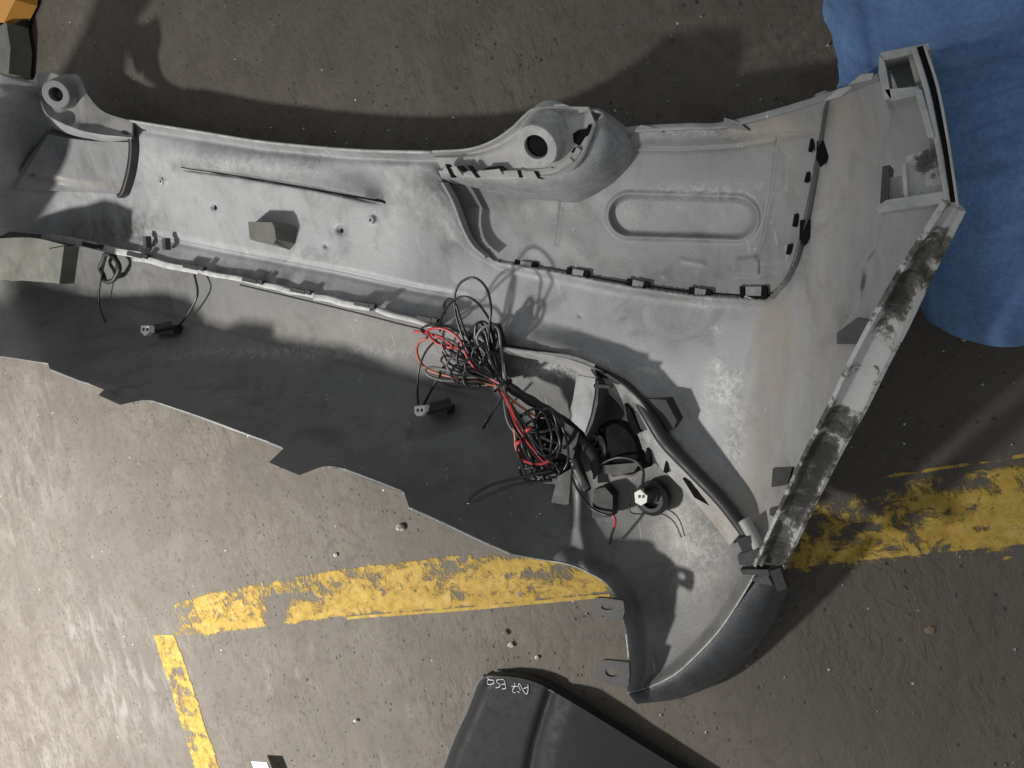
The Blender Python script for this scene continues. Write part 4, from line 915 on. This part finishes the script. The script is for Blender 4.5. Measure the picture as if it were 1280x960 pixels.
# ------------------------------------------------------------------ the person's jeans leg at the near corner
# shin from the floor to the knee, then the thigh going out of the picture
cl = [at(1262, 330, .05), at(1264, 305, .09), at(1268, 230, .12), at(1258, 120, .155), at(1242, 0, .20), at(1250, -240, .30), at(1300, -800, .42)]
rad = [.085, .100, .108, .116, .124, .13, .135]
C = catmull(np.c_[np.array(cl), rad], 120)
seg = 96; T = np.gradient(C[:, :3], axis=0); T /= np.linalg.norm(T, axis=1, keepdims=True)
nr = np.array([1., 0, 0]); V = []; seam = []
ang = np.linspace(0, 2*math.pi, seg, endpoint=False)
for i in range(len(C)):
    nr = nr-T[i]*(nr@T[i]); nr /= np.linalg.norm(nr); b = np.cross(T[i], nr)
    s = i/len(C)
    wr = 1+.035*np.sin(ang*2+s*34)*np.exp(-((s-.25)/.16)**2)+.06*np.maximum(0, np.sin(s*75+3*np.sin(ang+1)))**3*np.exp(-((s-.3)/.2)**2)+.05*vnoise(ang*2.3, np.full(seg, s*22)+1.5*np.sin(ang), 1.)+.035*np.sin(s*46+2*np.sin(ang*1+s*9))*np.exp(-((s-.12)/.13)**2)+.035*vnoise(ang*5, np.full(seg, s*50), 1.)
    r = C[i, 3]*wr; d1 = np.abs((ang-.55+math.pi) % (2*math.pi)-math.pi)
    r = r+.0035*np.exp(-(d1/.045)**2)
    V.append(C[i, :3]+r[:, None]*(np.cos(ang)[:, None]*nr+np.sin(ang)[:, None]*b))
    d2 = np.abs((ang-2.2+math.pi) % (2*math.pi)-math.pi); seam.append(.9*np.exp(-((d1-.055)/.02)**2)+.8*np.exp(-((d2-.05)/.02)**2))
V = np.vstack(V); Fc = []
for i in range(len(C)-1):
    for k in range(seg):
        k2 = (k+1) % seg; Fc.append((i*seg+k, i*seg+k2, (i+1)*seg+k2, (i+1)*seg+k))
Fc.append(tuple(range(seg-1, -1, -1))); Fc.append(tuple((len(C)-1)*seg+k for k in range(seg)))
per = new_obj('person', V, Fc, M_denim, attrs={'seam': np.concatenate(seam)})
tag(per, 'leg of a person in faded blue jeans standing at the near end of the bumper', 'person')

# ------------------------------------------------------------------ things at the far top left corner
o = new_obj('orange_box', *prism(pxpoly([(-60, -40), (22, -40), (19, 0), (4, 30), (-60, 60)], .05), .045), M_orangep, smooth=False)
tag(o, 'orange painted box at the far corner behind the bumper', 'box')
P = catmull([(34, -60, .012), (30, 0, .012), (23, 45, .012), (26, 98, .012)], 30)
o = new_obj('black_hose', *tube(at(P[:, 0], P[:, 1], P[:, 2]), np.linspace(.020, .024, 30), 14), M_black); tag(o, 'thick black hose on the floor beside the orange box', 'hose')
o = new_obj('metal_plate', *prism(pxpoly([(-30, 30), (8, 28), (13, 60), (11, 92), (-30, 100)], .05), .045), M_olive, smooth=False); tag(o, 'grey worn metal plate lying left of the black hose', 'plate')
# ------------------------------------------------------------------ litter
def chunk(name, px, py, r, mat, label, cat, group=None, flat=.7):
    import mathutils
    c = at(px, py, 0.); n1 = 7; V = []; Fc = []
    rows = [(0.0, .02), (.55, .75), (.9, .95), (.6, .4)]
    hts = [0, .25, .7, 1.2]
    for (rr_, _), h in zip([(1, 0), (1.08, 0), (.8, 0), (.3, 0)], hts):
        for k in range(n1):
            a = 2*math.pi*k/n1; q_ = r*rr_*rng.uniform(.75, 1.2); V.append((c[0]+q_*math.cos(a), c[1]+q_*math.sin(a)*.8, h*r*flat-.003))
    for i in range(3):
        for k in range(n1): k2 = (k+1) % n1; Fc.append((i*n1+k, i*n1+k2, (i+1)*n1+k2, (i+1)*n1+k))
    Fc.append(tuple(3*n1+k for k in range(n1))); Fc.append(tuple(range(n1-1, -1, -1)))
    o = new_obj(name, V, Fc, mat, smooth=False); return tag(o, label, cat, group)
chunk('stone_chip', 500, 659, .0085, M_stone, 'white stone chip near the notched lip of the bumper', 'stone', None, 1.1)
chunk('stone_chip', 418, 694, .0045, M_stone, 'small pale stone chip left of the larger chip above yellow line', 'stone')
chunk('stone_chip', 637, 807, .0050, M_stone, 'tiny white stone chip on the floor above the black panel', 'stone')
chunk('stone_chip', 443, 902, .0042, M_stone, 'tiny white stone chip on bare floor left of black panel', 'stone')
chunk('stone_chip', 670, 823, .0035, M_stone, 'tiny white stone chip between black panel and tabs', 'stone')
chunk('leaf_scrap', 630, 792, .0060, M_leaf, 'curled brown leaf scrap just below the yellow line', 'leaf', None, .3)
chunk('leaf_scrap', 1162, 789, .0055, M_leaf, 'flat brown leaf scrap on dark floor at lower right', 'leaf', None, .2)
chunk('plastic_chip', 706, 702, .0001+.0045, M_tan, 'cream chip lying on the lip near the yellow line', 'chip', None, .4).location.z += .142
o = new_obj('paper_scrap', *prism(pxpoly([(314, 952), (333, 953), (345, 985), (326, 985)], .022), .004), M_paper, smooth=False); tag(o, 'white paper scrap on the floor at the lower edge', 'paper')
# a lot of grit nobody would count
V = []; Fc = []
for k in range(900):
    px, py = rng.uniform(0, 1280), rng.uniform(0, 960)
    c = at(px, py, 0.); r = .0007+.0022*rng.random()**4; b = len(V)
    zc = .0035*float(vnoise(np.array(c[0]), np.array(c[1]), .11))-.005
    for a in (0, 2.1, 4.2): V.append((c[0]+r*math.cos(a+k), c[1]+r*math.sin(a+k), zc-.001))
    V.append((c[0], c[1], zc+r*1.3)); Fc += [(b, b+1, b+3), (b+1, b+2, b+3), (b+2, b, b+3)]
o = new_obj('grit', V, Fc, M_stone, smooth=False); tag(o, 'fine pale grit scattered over the floor', None, None, 'stuff')
